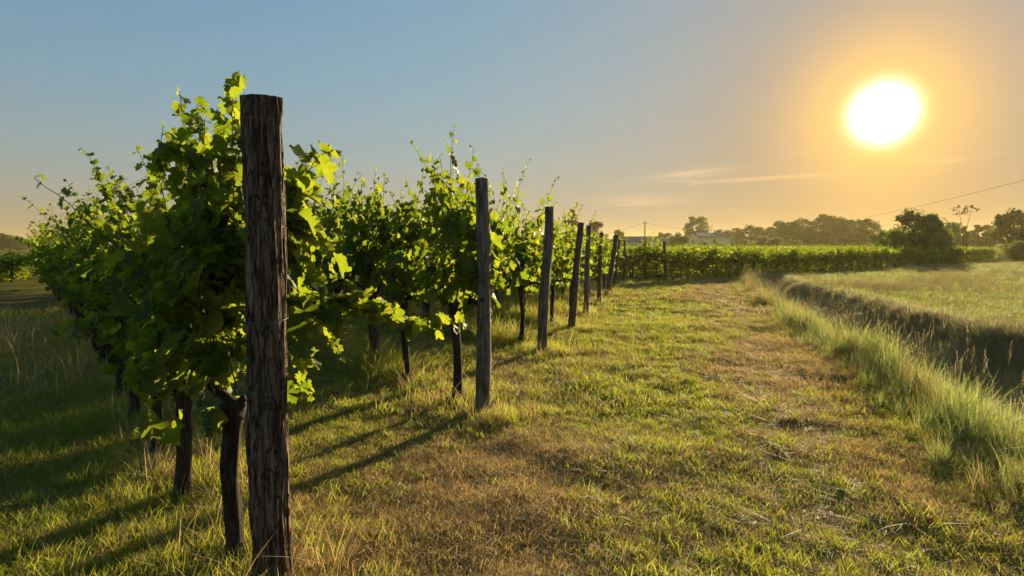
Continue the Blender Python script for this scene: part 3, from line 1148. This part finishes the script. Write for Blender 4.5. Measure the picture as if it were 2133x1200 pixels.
def make_fringe():
    n = 6000
    y = rg.uniform(1.0, 1.0, n) + (rg.uniform(0, 1, n) ** 1.5) * 28
    a, b = ditch_edges(y)
    x = a + rg.normal(.25, .38, n)
    fade = fbm(x * .8, y * .8, 51, 3)
    k = (rg.uniform(0, 1, n) < np.clip(fade * 2.6 - .75, .10, 1)) & (x > a - .6)
    x, y, a = x[k], y[k], a[k]
    n = len(x)
    far = np.clip((y - 8) / 12, 0, 1)
    t = rg.uniform(0, 1, n)
    idx = np.where(t < .66 - .48 * far, rg.choice([0, 1, 2], n), np.where(t < .86 - .26 * far, 3, rg.choice([4, 5], n)))
    s = rg.uniform(.45, .95, n) * np.where(x < a - .1, .55, 1.0) * (.65 + .6 * fbm(x * 1.1, y * 1.1, 58, 2))
    rot = np.stack([rg.normal(0, .15, n), rg.normal(0, .15, n), rg.uniform(0, 6.28, n)], -1)
    scatter('tall_grass', np.stack([x, y, height(x, y)], -1), rot, np.stack([s * 1.1, s * 1.1, s], -1), idx, tall)


make_fringe()

bank = [blades(30, 41, .22, .006, .13, .6, 'seed_head', 3, bend=.9), blades(30, 42, .30, .007, .14, .5, 'grass_tall', 3, bend=.8),  # dry ditch blades, their colour kept pale to lift the bank's shade
        blades(24, 43, .18, .006, .12, .9, 'seed_head', 3, bend=1.0)]


def make_bank():
    n = 11000
    y = 3 + rg.uniform(0, 1, n) ** 1.3 * 28
    a, b = ditch_edges(y)
    u = rg.uniform(.15, 1.12, n)
    x = a + (b - a) * u
    idx = np.where(rg.uniform(0, 1, n) < .93 - .4 * (u < .4), rg.choice([0, 2], n), 1)
    s = rg.uniform(.7, 1.4, n)
    rot = np.stack([rg.normal(0, .2, n), rg.normal(0, .2, n), rg.uniform(0, 6.28, n)], -1)
    scatter('ditch_grass', np.stack([x, y, height(x, y)], -1), rot, np.stack([s, s, s], -1), idx, bank)


make_bank()

mead = [blades(34, 51, .20, .007, .16, .5, 'meadow_blade', 3, bend=.7), blades(34, 52, .24, .007, .17, .45, 'grass_tall', 3, bend=.7),
        blades(30, 53, .22, .0055, .16, .4, 'grass_dry', 3, bend=.6), stalks(5, 54, .42, .15)]


def row_side(x, y):
    return (x - cr0[0]) * crn[0] + (y - cr0[1]) * crn[1]


def make_meadow():
    n = 40000
    y = 8 + rg.uniform(0, 1, n) ** 1.25 * 55
    a, b = ditch_edges(y)
    x = b - .45 + rg.uniform(0, 1, n) * np.maximum(y * .97 + 3.45 - b, 0)
    k = (row_side(x, y) < -.8)
    x, y = x[k], y[k]
    n = len(x)
    d = fbm(x * .25, y * .25, 61, 3)
    t = rg.uniform(0, 1, n) + (d - .5) * 1.2
    idx = np.where(t < .48, 0, np.where(t < .80, 1, np.where(t < .97, 2, 3)))
    s = rg.uniform(.7, 1.3, n) * np.clip(y / 18, .8, 2.2)
    rot = np.stack([rg.normal(0, .15, n), rg.normal(0, .15, n), rg.uniform(0, 6.28, n)], -1)
    scatter('meadow_grass', np.stack([x, y, height(x, y)], -1), rot, np.stack([s, s, np.minimum(s, 1.3) * .68], -1), idx, mead)


make_meadow()

# single tall stalks with seed heads that stand clear of the fringe
for k, (px, py, tp) in enumerate([(1888, 760, 650), (1918, 770, 695), (1818, 740, 640), (1822, 700, 622), (1775, 700, 640), (2022, 790, 730), (2100, 830, 725),
                                  (2128, 840, 775), (1748, 690, 625), (1690, 670, 612), (1850, 760, 690)]):
    y = 1800 / (py + 70 - 515)
    x = (px - CX) / F_PX * y
    b = np.array([x, y, gz(x, y)])
    t_ = at(px + 6, tp, y)
    o = thing('grass_stalk', f'dry grass stalk with pale seed head above the ditch fringe, {ORD[k]} of the tallest', 'grass stalk', b, 0, 'tall seed stalks above the ditch')
    d = t_ - b
    q = np.linspace(0, 1, 8)
    path = np.outer(q, d) + np.outer(q ** 3 - q, [.05, 0, 0])
    MB().tube(path, np.linspace(.003, .0015, 8), 5).build('stem', M['grass_dry'], o)
    g = np.random.default_rng(k)
    mb = MB()
    for i in range(70):
        u = i / 70
        c = path[-1] + (unit(d) * (u - .75)) * .17
        e = unit(g.normal(0, 1, 3)) * .02 * math.sin(math.pi * (.1 + .85 * u))
        f = unit(np.cross(e, d)) * .004
        mb.add(np.array([c - f, c + f, c + e + unit(d) * .02]), np.array([[0, 1, 2]]))
    mb.build('seed_head', M['seed_head'], o)

# ------------------------------------------------------------------ distant vineyard (one mass of row tops)
def make_far_vines():
    P, RZ = [], []
    base = math.atan2(crd[1], crd[0])
    for off in (5.4, 8.2, 11, 14, 17, 20, 24, 28, 33, 38, 44, 50):
        for k in range(-8, 60):
            p = cr0 + crn * off + crd * (1.05 * k * (1 + off / 90))
            if abs(p[0]) < p[1] * .95 + 5 and p[0] > 6 + .2 * off:
                P.append(p); RZ.append(base)
    P = np.array(P)
    n = len(P)
    P[:, 2] = height(P[:, 0], P[:, 1])
    fo = [[c for c in v.children if c.name.startswith('foliage')][0].data for v in cross_kinds]
    rot = np.stack([np.zeros(n), np.zeros(n), np.array(RZ) + rg.integers(0, 2, n) * np.pi], -1)
    s = rg.uniform(.80, .88, n)
    scatter('distant_vineyard', P, rot, np.stack([np.full(n, 1.1), np.full(n, 1.3), s], -1), rg.integers(0, 3, n), fo,
            'green tops of vineyard rows beyond the cross row')


make_far_vines()
# rows at the left edge, far beyond the end of the nearest row
for k in range(8):
    x, y = -30.5 - .15 * k + .9 * k, 31.0 + .9 * k
    put_vine(cross_kinds[k % 3], (x - 1.5, y), .9, f'low distant grape vine at the left edge, {ORD[k]} past the nearest row', 'vines at the far left edge', (1.25, 1.6, .62))


for k in range(6):
    x, y = -21.7 - .645 * 1.05 * k, 25.0 + .76 * 1.05 * k
    put_vine(cross_kinds[(k + 1) % 3], (x, y), 2.27, f'short shaded grape vine just left of the nearest row, {ORD[k]} from its near end', 'short vines left of the nearest row', (1.15, 1.3, .66))


# ------------------------------------------------------------------ long stray shoots
def extra_shoot(vine, pts, s0=.07, step=.05, tint=None, label=None, seed=0, lat=1.0, radius=.004, taper=.55):
    """a long stray shoot grown from a vine; the points are in world space"""
    inv = (Matrix.Translation(vine.location) @ vine.rotation_euler.to_matrix().to_4x4() @ Matrix.Diagonal((*vine.scale, 1))).inverted()
    loc = [np.array(inv @ Vector(p)) for p in pts]
    c = Canopy(900 + seed)
    c.along(loc, s0, step, radius, tint, True, lat, taper)
    st = link('shoot', c.stem.data('shoot', M['cane']), vine)
    link('foliage', c.foliage(True), st)
    if label:
        st['label'] = label


v0, v1, v2 = FIRST[0][2], FIRST[1][2], FIRST[2][2]
w0, w1, w2 = FIRST[3][2], FIRST[4][2], FIRST[5][2]
extra_shoot(v0, [at(488, 560, 2.75), at(486, 380, 2.72), at(484, 250, 2.7), at(478, 165, 2.7)], .085, .03, .55, 'tall shoot rising beside the post top', 1, .6, taper=.35)
extra_shoot(v0, [at(470, 620, 2.9), at(440, 430, 2.9), at(415, 290, 2.9), at(410, 215, 2.9)], .098, .03, .3, None, 2)
extra_shoot(v0, [at(500, 600, 2.85), at(470, 400, 2.85), at(455, 300, 2.85), at(450, 225, 2.85)], .098, .03, .3, None, 3)
extra_shoot(v0, [at(560, 560, 2.85), at(600, 420, 2.82), at(640, 360, 2.8), at(672, 312, 2.78)], .105, .03, .5, 'shoot leaning right past the post with pale leaves', 4, .7, taper=.3)
extra_shoot(v1, [at(420, 420, 2.95), at(385, 330, 2.95), at(355, 300, 2.95), at(345, 340, 2.93), at(335, 390, 2.93)], .085, .04, .4, 'thin drooping shoot hanging left of the tall shoots', 5, .7)
extra_shoot(v1, [at(400, 500, 3.1), at(385, 350, 3.1), at(382, 250, 3.1), at(374, 195, 3.1)], .06, .04, .6, None, 6, .7)
extra_shoot(v0, [at(560, 650, 2.8), at(640, 640, 2.85), at(720, 640, 2.95), at(800, 655, 3.1), at(900, 690, 3.3), at(975, 672, 3.40)], .078, .035, .6,
            'long leafy shoot stretched sideways to the second post', 7, .6, taper=.3)
for q, (px, py, dd) in enumerate([(640, 480, 2.85), (690, 520, 2.95), (650, 590, 2.8), (700, 690, 2.95), (640, 760, 2.85), (620, 690, 2.75)]):
    extra_shoot(v0, [at(570, py - 30, 2.85), at((570 + px) / 2, py - 60, 2.85), at(px, py, dd), at(px + 8, py + 70, dd)], .072, .045, .6, None, 10 + q)
extra_shoot(w1, [at(935, 470, 6.1), at(925, 410, 6.1), at(890, 350, 6.05), at(858, 298, 6.0)], .055, .05, .55, 'high stray shoot bending left above the second row', 20, .6)
extra_shoot(w0, [at(975, 480, 5.6), at(972, 420, 5.6), at(978, 360, 5.6)], .055, .05, .5, None, 21, .6)
extra_shoot(w1, [at(800, 480, 6.6), at(785, 410, 6.6), at(788, 360, 6.6)], .055, .05, .5, None, 22, .6)
for q, (px, py, dd) in enumerate([(170, 310, 5.6), (215, 345, 5.4), (135, 375, 6.6), (250, 370, 4.9), (120, 420, 8.5), (300, 385, 4.2)]):
    tgt = at(px + 60, py + 150, dd)
    src = min(ROW1, key=lambda o: abs(o.location.y - tgt[1]))
    extra_shoot(src, [at(px + 70, py + 190, dd), at(px + 50, py + 90, dd), at(px + 20, py + 20, dd), at(px, py, dd)], .07, .05, .35, None, 30 + q)

# ------------------------------------------------------------------ trees
def tree_meshes(seed, h, w, trunk_h, clumps, quads, leaf=.32, mat='tree_leaf', flat=.8, sharp=1.0, poplar=False):
    g = np.random.default_rng(seed)
    mb = MB()
    q = np.linspace(0, 1, 9)
    bend = g.normal(0, .04 * h, 2)
    tr = np.stack([bend[0] * q ** 2, bend[1] * q ** 2, q * h * .72 - .1], -1)
    r0 = h * .024
    mb.tube(tr, np.linspace(r0, r0 * .3, 9) * (1 + .5 * np.exp(-q * 12)), 8)
    C, Rr = [], []
    for i in range(clumps):
        z = trunk_h + (h - trunk_h) * g.beta(1.6, 1.5 if not poplar else 1.2)
        rel = (z - trunk_h) / (h - trunk_h)
        prof = math.sin(math.pi * min(.97, .12 + .82 * rel)) ** .6 if not poplar else math.sin(math.pi * (.15 + .8 * rel)) ** .7
        a, rr = g.uniform(0, 6.28), (w / 2) * prof * math.sqrt(g.uniform(.05, 1)) * .85
        C.append((rr * math.cos(a), rr * math.sin(a), z))
        Rr.append(w * g.uniform(.09, .19) * (1.2 - .4 * rel))
        if i % 2 == 0:
            s = tr[int(np.clip((z * .62 / h) * 9, 2, 7))]
            e = np.array(C[-1])
            mid = (s + e) / 2 + [0, 0, -.04 * h]
            mb.tube([s, mid, e], [r0 * .42, r0 * .25, r0 * .08], 5)
    C, Rr = np.array(C), np.array(Rr)
    per = quads // clumps
    ci = np.repeat(np.arange(clumps), per)
    n = len(ci)
    dv = unit(g.normal(0, 1, (n, 3))) * (g.uniform(0, 1, (n, 1)) ** .45) * [1, 1, flat]
    P = C[ci] + dv * Rr[ci][:, None] * g.uniform(.75, 1.25, (n, 1))
    U = unit(g.normal(0, 1, (n, 3)))
    W = unit(np.cross(U, g.normal(0, 1, (n, 3))))
    s = leaf * g.uniform(.5, 1.2, (n, 1))
    V = np.stack([P - U * s, P - W * s * .45, P + U * s * .9, P + W * s * .5], 1).reshape(-1, 3)
    Fq = np.arange(n * 4).reshape(n, 4)
    cl = np.clip(g.normal(.5, .22, clumps), 0, 1)
    tint = np.clip(cl[ci] + g.normal(0, .15, n), 0, 1)
    return mb.data('trunk', M['tree_bark']), mesh_data('crown', V, Fq, M[mat], {'tint': np.repeat(tint, 4)}, False)


KINDS = {'broad': tree_meshes(1, 10, 9.5, 1.2, 60, 8000), 'round': tree_meshes(2, 10, 8.5, 1.6, 46, 6500, .34),
         'open': tree_meshes(3, 10, 9, 2.4, 34, 4200, .36), 'tall': tree_meshes(4, 10, 6.5, 1.0, 46, 6000, .34),
         'bush': tree_meshes(5, 10, 13, .3, 64, 8000, .42, 'tree_leaf_pale'), 'poplar': tree_meshes(6, 10, 2.6, .6, 40, 4500, .26, 'tree_leaf', 1.5, 1, True),
         'lone': tree_meshes(1, 10, 9.5, .8, 60, 8000, .34, 'tree_leaf_pale'), 'scrub': tree_meshes(8, 10, 8, .6, 40, 3600, .42, 'tree_leaf_pale')}  # the lone kind's pale leaf colour stands in for glare haze over it


def put_tree(kind, px, top, d, width, label, rz=0.0, cat='tree', group=None, name='tree'):
    """width in photo pixels; the tree stands on the ground at distance d with its top at photo row top"""
    x = (px - CX) / F_PX * d
    h = CAM_H + (HOR - top) / F_PX * d
    tr, cr = KINDS[kind]
    b = max(cr.vertices, key=lambda v: v.co.x).co.x * 2 if kind not in WID else WID[kind]
    WID[kind] = b
    o = thing(name, label, cat, (x, d, gz(x, d)), rz, group)
    hgt = HGT.setdefault(kind, max(v.co.z for v in cr.vertices))
    sw = width * (1.25 if d > 100 else 1.08) / F_PX * d / b
    o.scale = (sw, sw, h / hgt)
    link('trunk', tr, o)
    link('crown', cr, o)
    return o


WID, HGT = {}, {}
TG = 'trees along the horizon'
for a in [('poplar', 1190, 435, 150, 24, 'narrow dark poplar rising behind the third and fourth end posts'),
          ('open', 1240, 459, 140, 44, 'thin-crowned tree showing above the vines behind the fifth post'),
          ('round', 1283, 478, 150, 36, 'dark bushy tree low behind the leaning seventh post'),
          ('round', 1345, 492, 180, 40, 'small dark tree right behind the utility pole'),
          ('round', 1380, 484, 190, 44, 'dark low tree between utility pole and green tree'),
          ('bush', 1414, 482, 120, 50, 'green rounded tree directly left of the cream house'),
          ('round', 1447, 450, 200, 56, 'tall round dark tree rising behind the cream house'),
          ('round', 1500, 478, 215, 60, 'dark tree behind the right end of the house roof'),
          ('tall', 1530, 474, 190, 40, 'dark slim tree just right of the cream house'),
          ('broad', 1565, 466, 190, 58, 'broad dark tree, second right of the cream house'),
          ('tall', 1600, 472, 180, 50, 'dark tree left of the pale loose tree'),
          ('open', 1622, 458, 170, 40, 'pale loose tree left of the big dark grove'),
          ('broad', 1662, 452, 175, 76, 'leftmost broad tree of the big dark grove'),
          ('round', 1705, 446, 170, 74, 'highest tree of the big dark grove'),
          ('broad', 1750, 449, 165, 80, 'wide dark tree at the middle of the big grove'),
          ('round', 1792, 455, 160, 74, 'rightmost tree of the big dark grove, sloping down'),
          ('scrub', 1595, 490, 130, 60, 'pale green scrubby tree before the dark grove'),
          ('scrub', 1650, 498, 125, 40, 'small pale shrub at the foot of the dark grove'),
          ('scrub', 1838, 478, 75, 60, 'thin scrubby tree left of the big lone bush tree'),
          ('lone', 1905, 431, 52, 124, 'big lone bushy tree standing at the meadow edge'),
          ('bush', 1942, 458, 54, 84, 'lower right shoulder bush of the lone meadow tree'),
          ('scrub', 1868, 474, 54, 72, 'lower left shoulder bush of the lone meadow tree'),
          ('open', 1982, 460, 110, 36, 'loose airy tree just right of the lone meadow tree'),
          ('round', 1998, 470, 125, 40, 'dark tree between the two tall leafy stalks'),
          ('round', 2040, 467, 125, 50, 'dark rounded tree right of the leafy stalks'),
          ('broad', 2104, 431, 85, 90, 'tall dark tree near the right edge of the view'),
          ('round', 2145, 455, 80, 70, 'dark tree cut by the right edge of the view'),
          ('bush', 2128, 498, 58, 70, 'low bush at the right edge beside the meadow')]:
    put_tree(*a, rz=a[1] * .37, cat='tree', group=TG)
# small bushes before the house
put_tree('scrub', 1464, 500, 160, 20, 'dark pointed bush against the house front', .3, 'bush', 'bushes by the house', 'bush')
put_tree('scrub', 1497, 505, 160, 20, 'low round bush under the house window', 1.3, 'bush', 'bushes by the house', 'bush')
# distant line at the left edge
for k, (px, tp, w) in enumerate([(-20, 480, 60), (12, 484, 40), (-60, 478, 70), (38, 492, 40)]):
    put_tree('broad', px, tp, 230, w, f'hazy distant tree at the far left edge, {ORD[k]} planted', k * 1.7, 'tree', 'distant trees at the left edge')


def far_wood():
    """the far-off wood that closes the horizon, one mass"""
    g = np.random.default_rng(77)
    P = []
    for _ in range(330):
        az = g.uniform(-48, 48)
        d = g.uniform(300, 420)
        P.append((d * math.tan(R(az)), d, 0))
    P = np.array(P)
    n = len(P)
    s = g.uniform(.55, 1.0, (n, 1)) * [1.6, 1.6, .62]
    scatter('far_wood', P, np.stack([np.zeros(n), np.zeros(n), g.uniform(0, 6, n)], -1), s, g.integers(0, 3, n),
            [KINDS['broad'][1], KINDS['round'][1], KINDS['bush'][1]], 'far wood along the horizon')


far_wood()

# the sapling with two bare stems
sx, sd = (2005 - CX) / F_PX * 50, 50
sp = thing('sapling', 'spindly sapling with two bare stems and few drooping leaves', 'sapling', (sx, sd, gz(sx, sd)))
for pts in ([(2008, 545), (2006, 480), (2002, 460), (1996, 431)], [(2012, 545), (2012, 480), (2019, 455), (2026, 431)]):
    path = [at(a, b, sd) - np.array(sp.location) for a, b in pts]
    st = MB().tube(path, [.024, .02, .016, .011], 6)
    tips = [path[-1]]
    for q, side in ((.55, -1), (.75, 1), (.9, -1)):
        k = path[2] + (path[3] - path[2]) * (q - .3)
        e = k + [side * .42, 0, .28]
        st.tube([k, (k + e) / 2 + [0, 0, -.03], e], [.013, .01, .006], 5)
        tips.append(e)
    so = st.build('stem', M['tree_bark'], sp)
    c = Canopy(int(pts[0][0]))
    for t_ in tips:
        for _ in range(7):
            c.leaf(t_ + c.rng.normal(0, .09, 3), c.rng.normal(0, 1, 3) * [1, 1, .3], .11)
    lm = c.foliage(False, 'leaves')
    lm.materials[0] = M['leaf_brown']
    link('leaves', lm, so)


# ------------------------------------------------------------------ buildings
def prism_roof(x0, x1, y0, y1, ze, zr, over=.3, th=.16):
    """gable roof slabs, ridge along x"""
    ym = (y0 + y1) / 2
    sl = (zr - ze) / (ym - y0)
    out = []
    for s in (-1, 1):
        ye = (y0 - over) if s < 0 else (y1 + over)
        zl = ze - over * sl
        a = [(x0 - over, ye, zl), (x1 + over, ye, zl), (x1 + over, ym, zr), (x0 - over, ym, zr)]
        V = np.array(a + [(p[0], p[1], p[2] + th) for p in a])
        Fq = np.array([[0, 3, 2, 1], [4, 5, 6, 7], [0, 1, 5, 4], [1, 2, 6, 5], [2, 3, 7, 6], [3, 0, 4, 7]])
        out.append((V, Fq))
    return out


def gable_wall(x0, x1, y0, y1, ze, zr):
    ym = (y0 + y1) / 2
    V = np.array([(x0, y0, 0), (x1, y0, 0), (x1, y1, 0), (x0, y1, 0), (x0, y0, ze), (x1, y0, ze), (x1, y1, ze), (x0, y1, ze), (x0, ym, zr), (x1, ym, zr)])
    return V, [np.array([[0, 1, 5, 4], [2, 3, 7, 6], [0, 4, 7, 3], [1, 2, 6, 5]]), np.array([[4, 8, 7], [5, 6, 9]])]


def window(parent, x, y, z, w, h, face, shut=False):
    """face '-y' or '-x'; frame proud of the wall, pane set behind it"""
    f, p = MB(), MB()
    t = .09
    if face == '-y':
        f.box((x - w / 2 - t, y - .08, z - h / 2 - t), (x - w / 2, y + .02, z + h / 2 + t)).box((x + w / 2, y - .08, z - h / 2 - t), (x + w / 2 + t, y + .02, z + h / 2 + t))
        f.box((x - w / 2, y - .08, z + h / 2), (x + w / 2, y + .02, z + h / 2 + t)).box((x - w / 2, y - .1, z - h / 2 - t), (x + w / 2, y + .02, z - h / 2))
        p.box((x - w / 2, y - .03, z - h / 2), (x + w / 2, y + .01, z + h / 2))
    else:
        f.box((x - .08, y - w / 2 - t, z - h / 2 - t), (x + .02, y - w / 2, z + h / 2 + t)).box((x - .08, y + w / 2, z - h / 2 - t), (x + .02, y + w / 2 + t, z + h / 2 + t))
        f.box((x - .08, y - w / 2, z + h / 2), (x + .02, y + w / 2, z + h / 2 + t)).box((x - .1, y - w / 2, z - h / 2 - t), (x + .02, y + w / 2, z - h / 2))
        p.box((x - .03, y - w / 2, z - h / 2), (x + .01, y + w / 2, z + h / 2))
    o = f.build('window', M['shutter'], parent, False)
    p.build('pane', M['window_glass'] if not shut else M['shutter'], o, False)


hd = 172
hx = (1487 - CX) / F_PX * hd
house = thing('house', 'cream two-storey house with solar panels on its tiled roof', 'house', (hx, hd, 0), R(7))
MB().add(*gable_wall(-5, 5, 0, 8, 4.5, 5.75)).build('wall', M['render_cream'], house, False)
roof = MB()
for q in prism_roof(-5, 5, 0, 8, 4.5, 5.75):
    roof.add(*q)
ro = roof.build('roof', M['roof_tile'], house, False)
MB().box((2.2, 4.6, 5.4), (2.9, 5.3, 6.6)).build('chimney', M['render_cream'], ro, False)
MB().tube([(1.0, 4, 5.8), (1.0, 4, 8.6)], .05, 6).tube([(.4, 4, 8.1), (1.6, 4, 8.1)], .03, 5).build('antenna', M['wire'], ro)
sol = MB()
sl = (5.75 - 4.5) / 4
for cx_ in range(4):
    for cz in range(2):
        x0 = -4.6 + cx_ * 1.25
        y0, y1 = .3 + cz * 1.7, .3 + cz * 1.7 + 1.6
        a = [(x0, y0), (x0 + 1.18, y0), (x0 + 1.18, y1), (x0, y1)]
        V = np.array([(p, q, 4.5 + q * sl + .22) for p, q in a] + [(p, q, 4.5 + q * sl + .28) for p, q in a])
        sol.add(V, np.array([[0, 3, 2, 1], [4, 5, 6, 7], [0, 1, 5, 4], [1, 2, 6, 5], [2, 3, 7, 6], [3, 0, 4, 7]]))
sol.build('solar_panel', M['solar_glass'], ro, False)
window(house, -5, 3.6, 3.0, 1.2, 1.3, '-x')
window(house, .1, 0, 3.3, .9, 1.4, '-y', True)
window(house, 3.2, 0, 1.4, 1.0, 1.2, '-y')
window(house, -2.8, 0, 1.4, 1.0, 1.2, '-y')

bd = 150
bx = (1345 - CX) / F_PX * bd
barn = thing('barn', 'long low farm building with grey roof behind the vines', 'barn', (bx, bd, 0), R(4))
MB().add(*gable_wall(-6.5, 4.5, 0, 6, 2.9, 4.2)).build('wall', M['render_white'], barn, False)
rf = MB()
for q in prism_roof(-6.5, 4.5, 0, 6, 2.9, 4.2):
    rf.add(*q)
rf.build('roof', M['roof_grey'], barn, False)
window(barn, -3, 0, 1.5, 1.2, 1.0, '-y')
window(barn, 1, 0, 1.5, 1.2, 1.0, '-y')
bx = (1400 - CX) / F_PX * 160
shed = thing('shed', 'small grey-roofed shed between the barn and cream house', 'shed', (bx, 160, 0), R(-6))
MB().add(*gable_wall(-4, 4, 0, 5, 2.6, 3.9)).build('wall', M['render_white'], shed, False)
rf = MB()
for q in prism_roof(-4, 4, 0, 5, 2.6, 3.9):
    rf.add(*q)
rf.build('roof', M['roof_grey'], shed, False)
window(shed, 0, 0, 1.4, 1.1, 1.0, '-y')

# utility pole and lines
pd = 147
px_ = (1342 - CX) / F_PX * pd
pole = thing('utility_pole', 'reddish wooden utility pole beyond the barn roof', 'utility pole', (px_, pd, 0))
ph = CAM_H + (HOR - 462) / F_PX * pd
MB().tube([(0, 0, -.3), (0, 0, ph)], [.17, .12], 10).build('shaft', M['pole_wood'], pole)
MB().box((-.5, -.06, ph - .5), (.5, .06, ph - .38)).build('crossarm', M['pole_wood'], pole, False)
for x in (-.42, .42):
    MB().tube([(x, 0, ph - .38), (x, 0, ph - .26), (x, 0, ph - .22)], [.05, .07, .04], 8).build('insulator', M['render_white'], pole)


def span(a, b, sag, r, label):
    q = np.linspace(0, 1, 24)
    P = np.outer(1 - q, a) + np.outer(q, b)
    P[:, 2] -= sag * 4 * q * (1 - q)
    return tag(MB().tube(P, r, 5).build('power_line', M['steel_rust']), label, 'power line', 'overhead power lines')


ptop = np.array([px_, pd, ph - .25])
span(ptop, at(1225, 492, 190), .6, .03, 'overhead line dropping left from the utility pole')
span(ptop, at(1470, 476, 190), .7, .03, 'overhead line running right from the utility pole to the house')
span(at(1775, 458, 128), at(2230, 350, 55), .35, .022, 'overhead line climbing to the upper right over the lone tree')

# ------------------------------------------------------------------ haze
HAZE = 0.00034
hm, t, out = material('haze')
pv = t.new('ShaderNodeVolumePrincipled')
pv.inputs['Color'].default_value = (1.0, .84, .40, 1)
pv.inputs['Density'].default_value = HAZE
pv.inputs['Anisotropy'].default_value = 0.35
t.l.new(pv.outputs[0], out.inputs['Volume'])
hz = MB().box((-1210, -40, -2.5), (1210, 1410, 20))
tag(hz.build('haze', hm, None, False), kind='stuff')
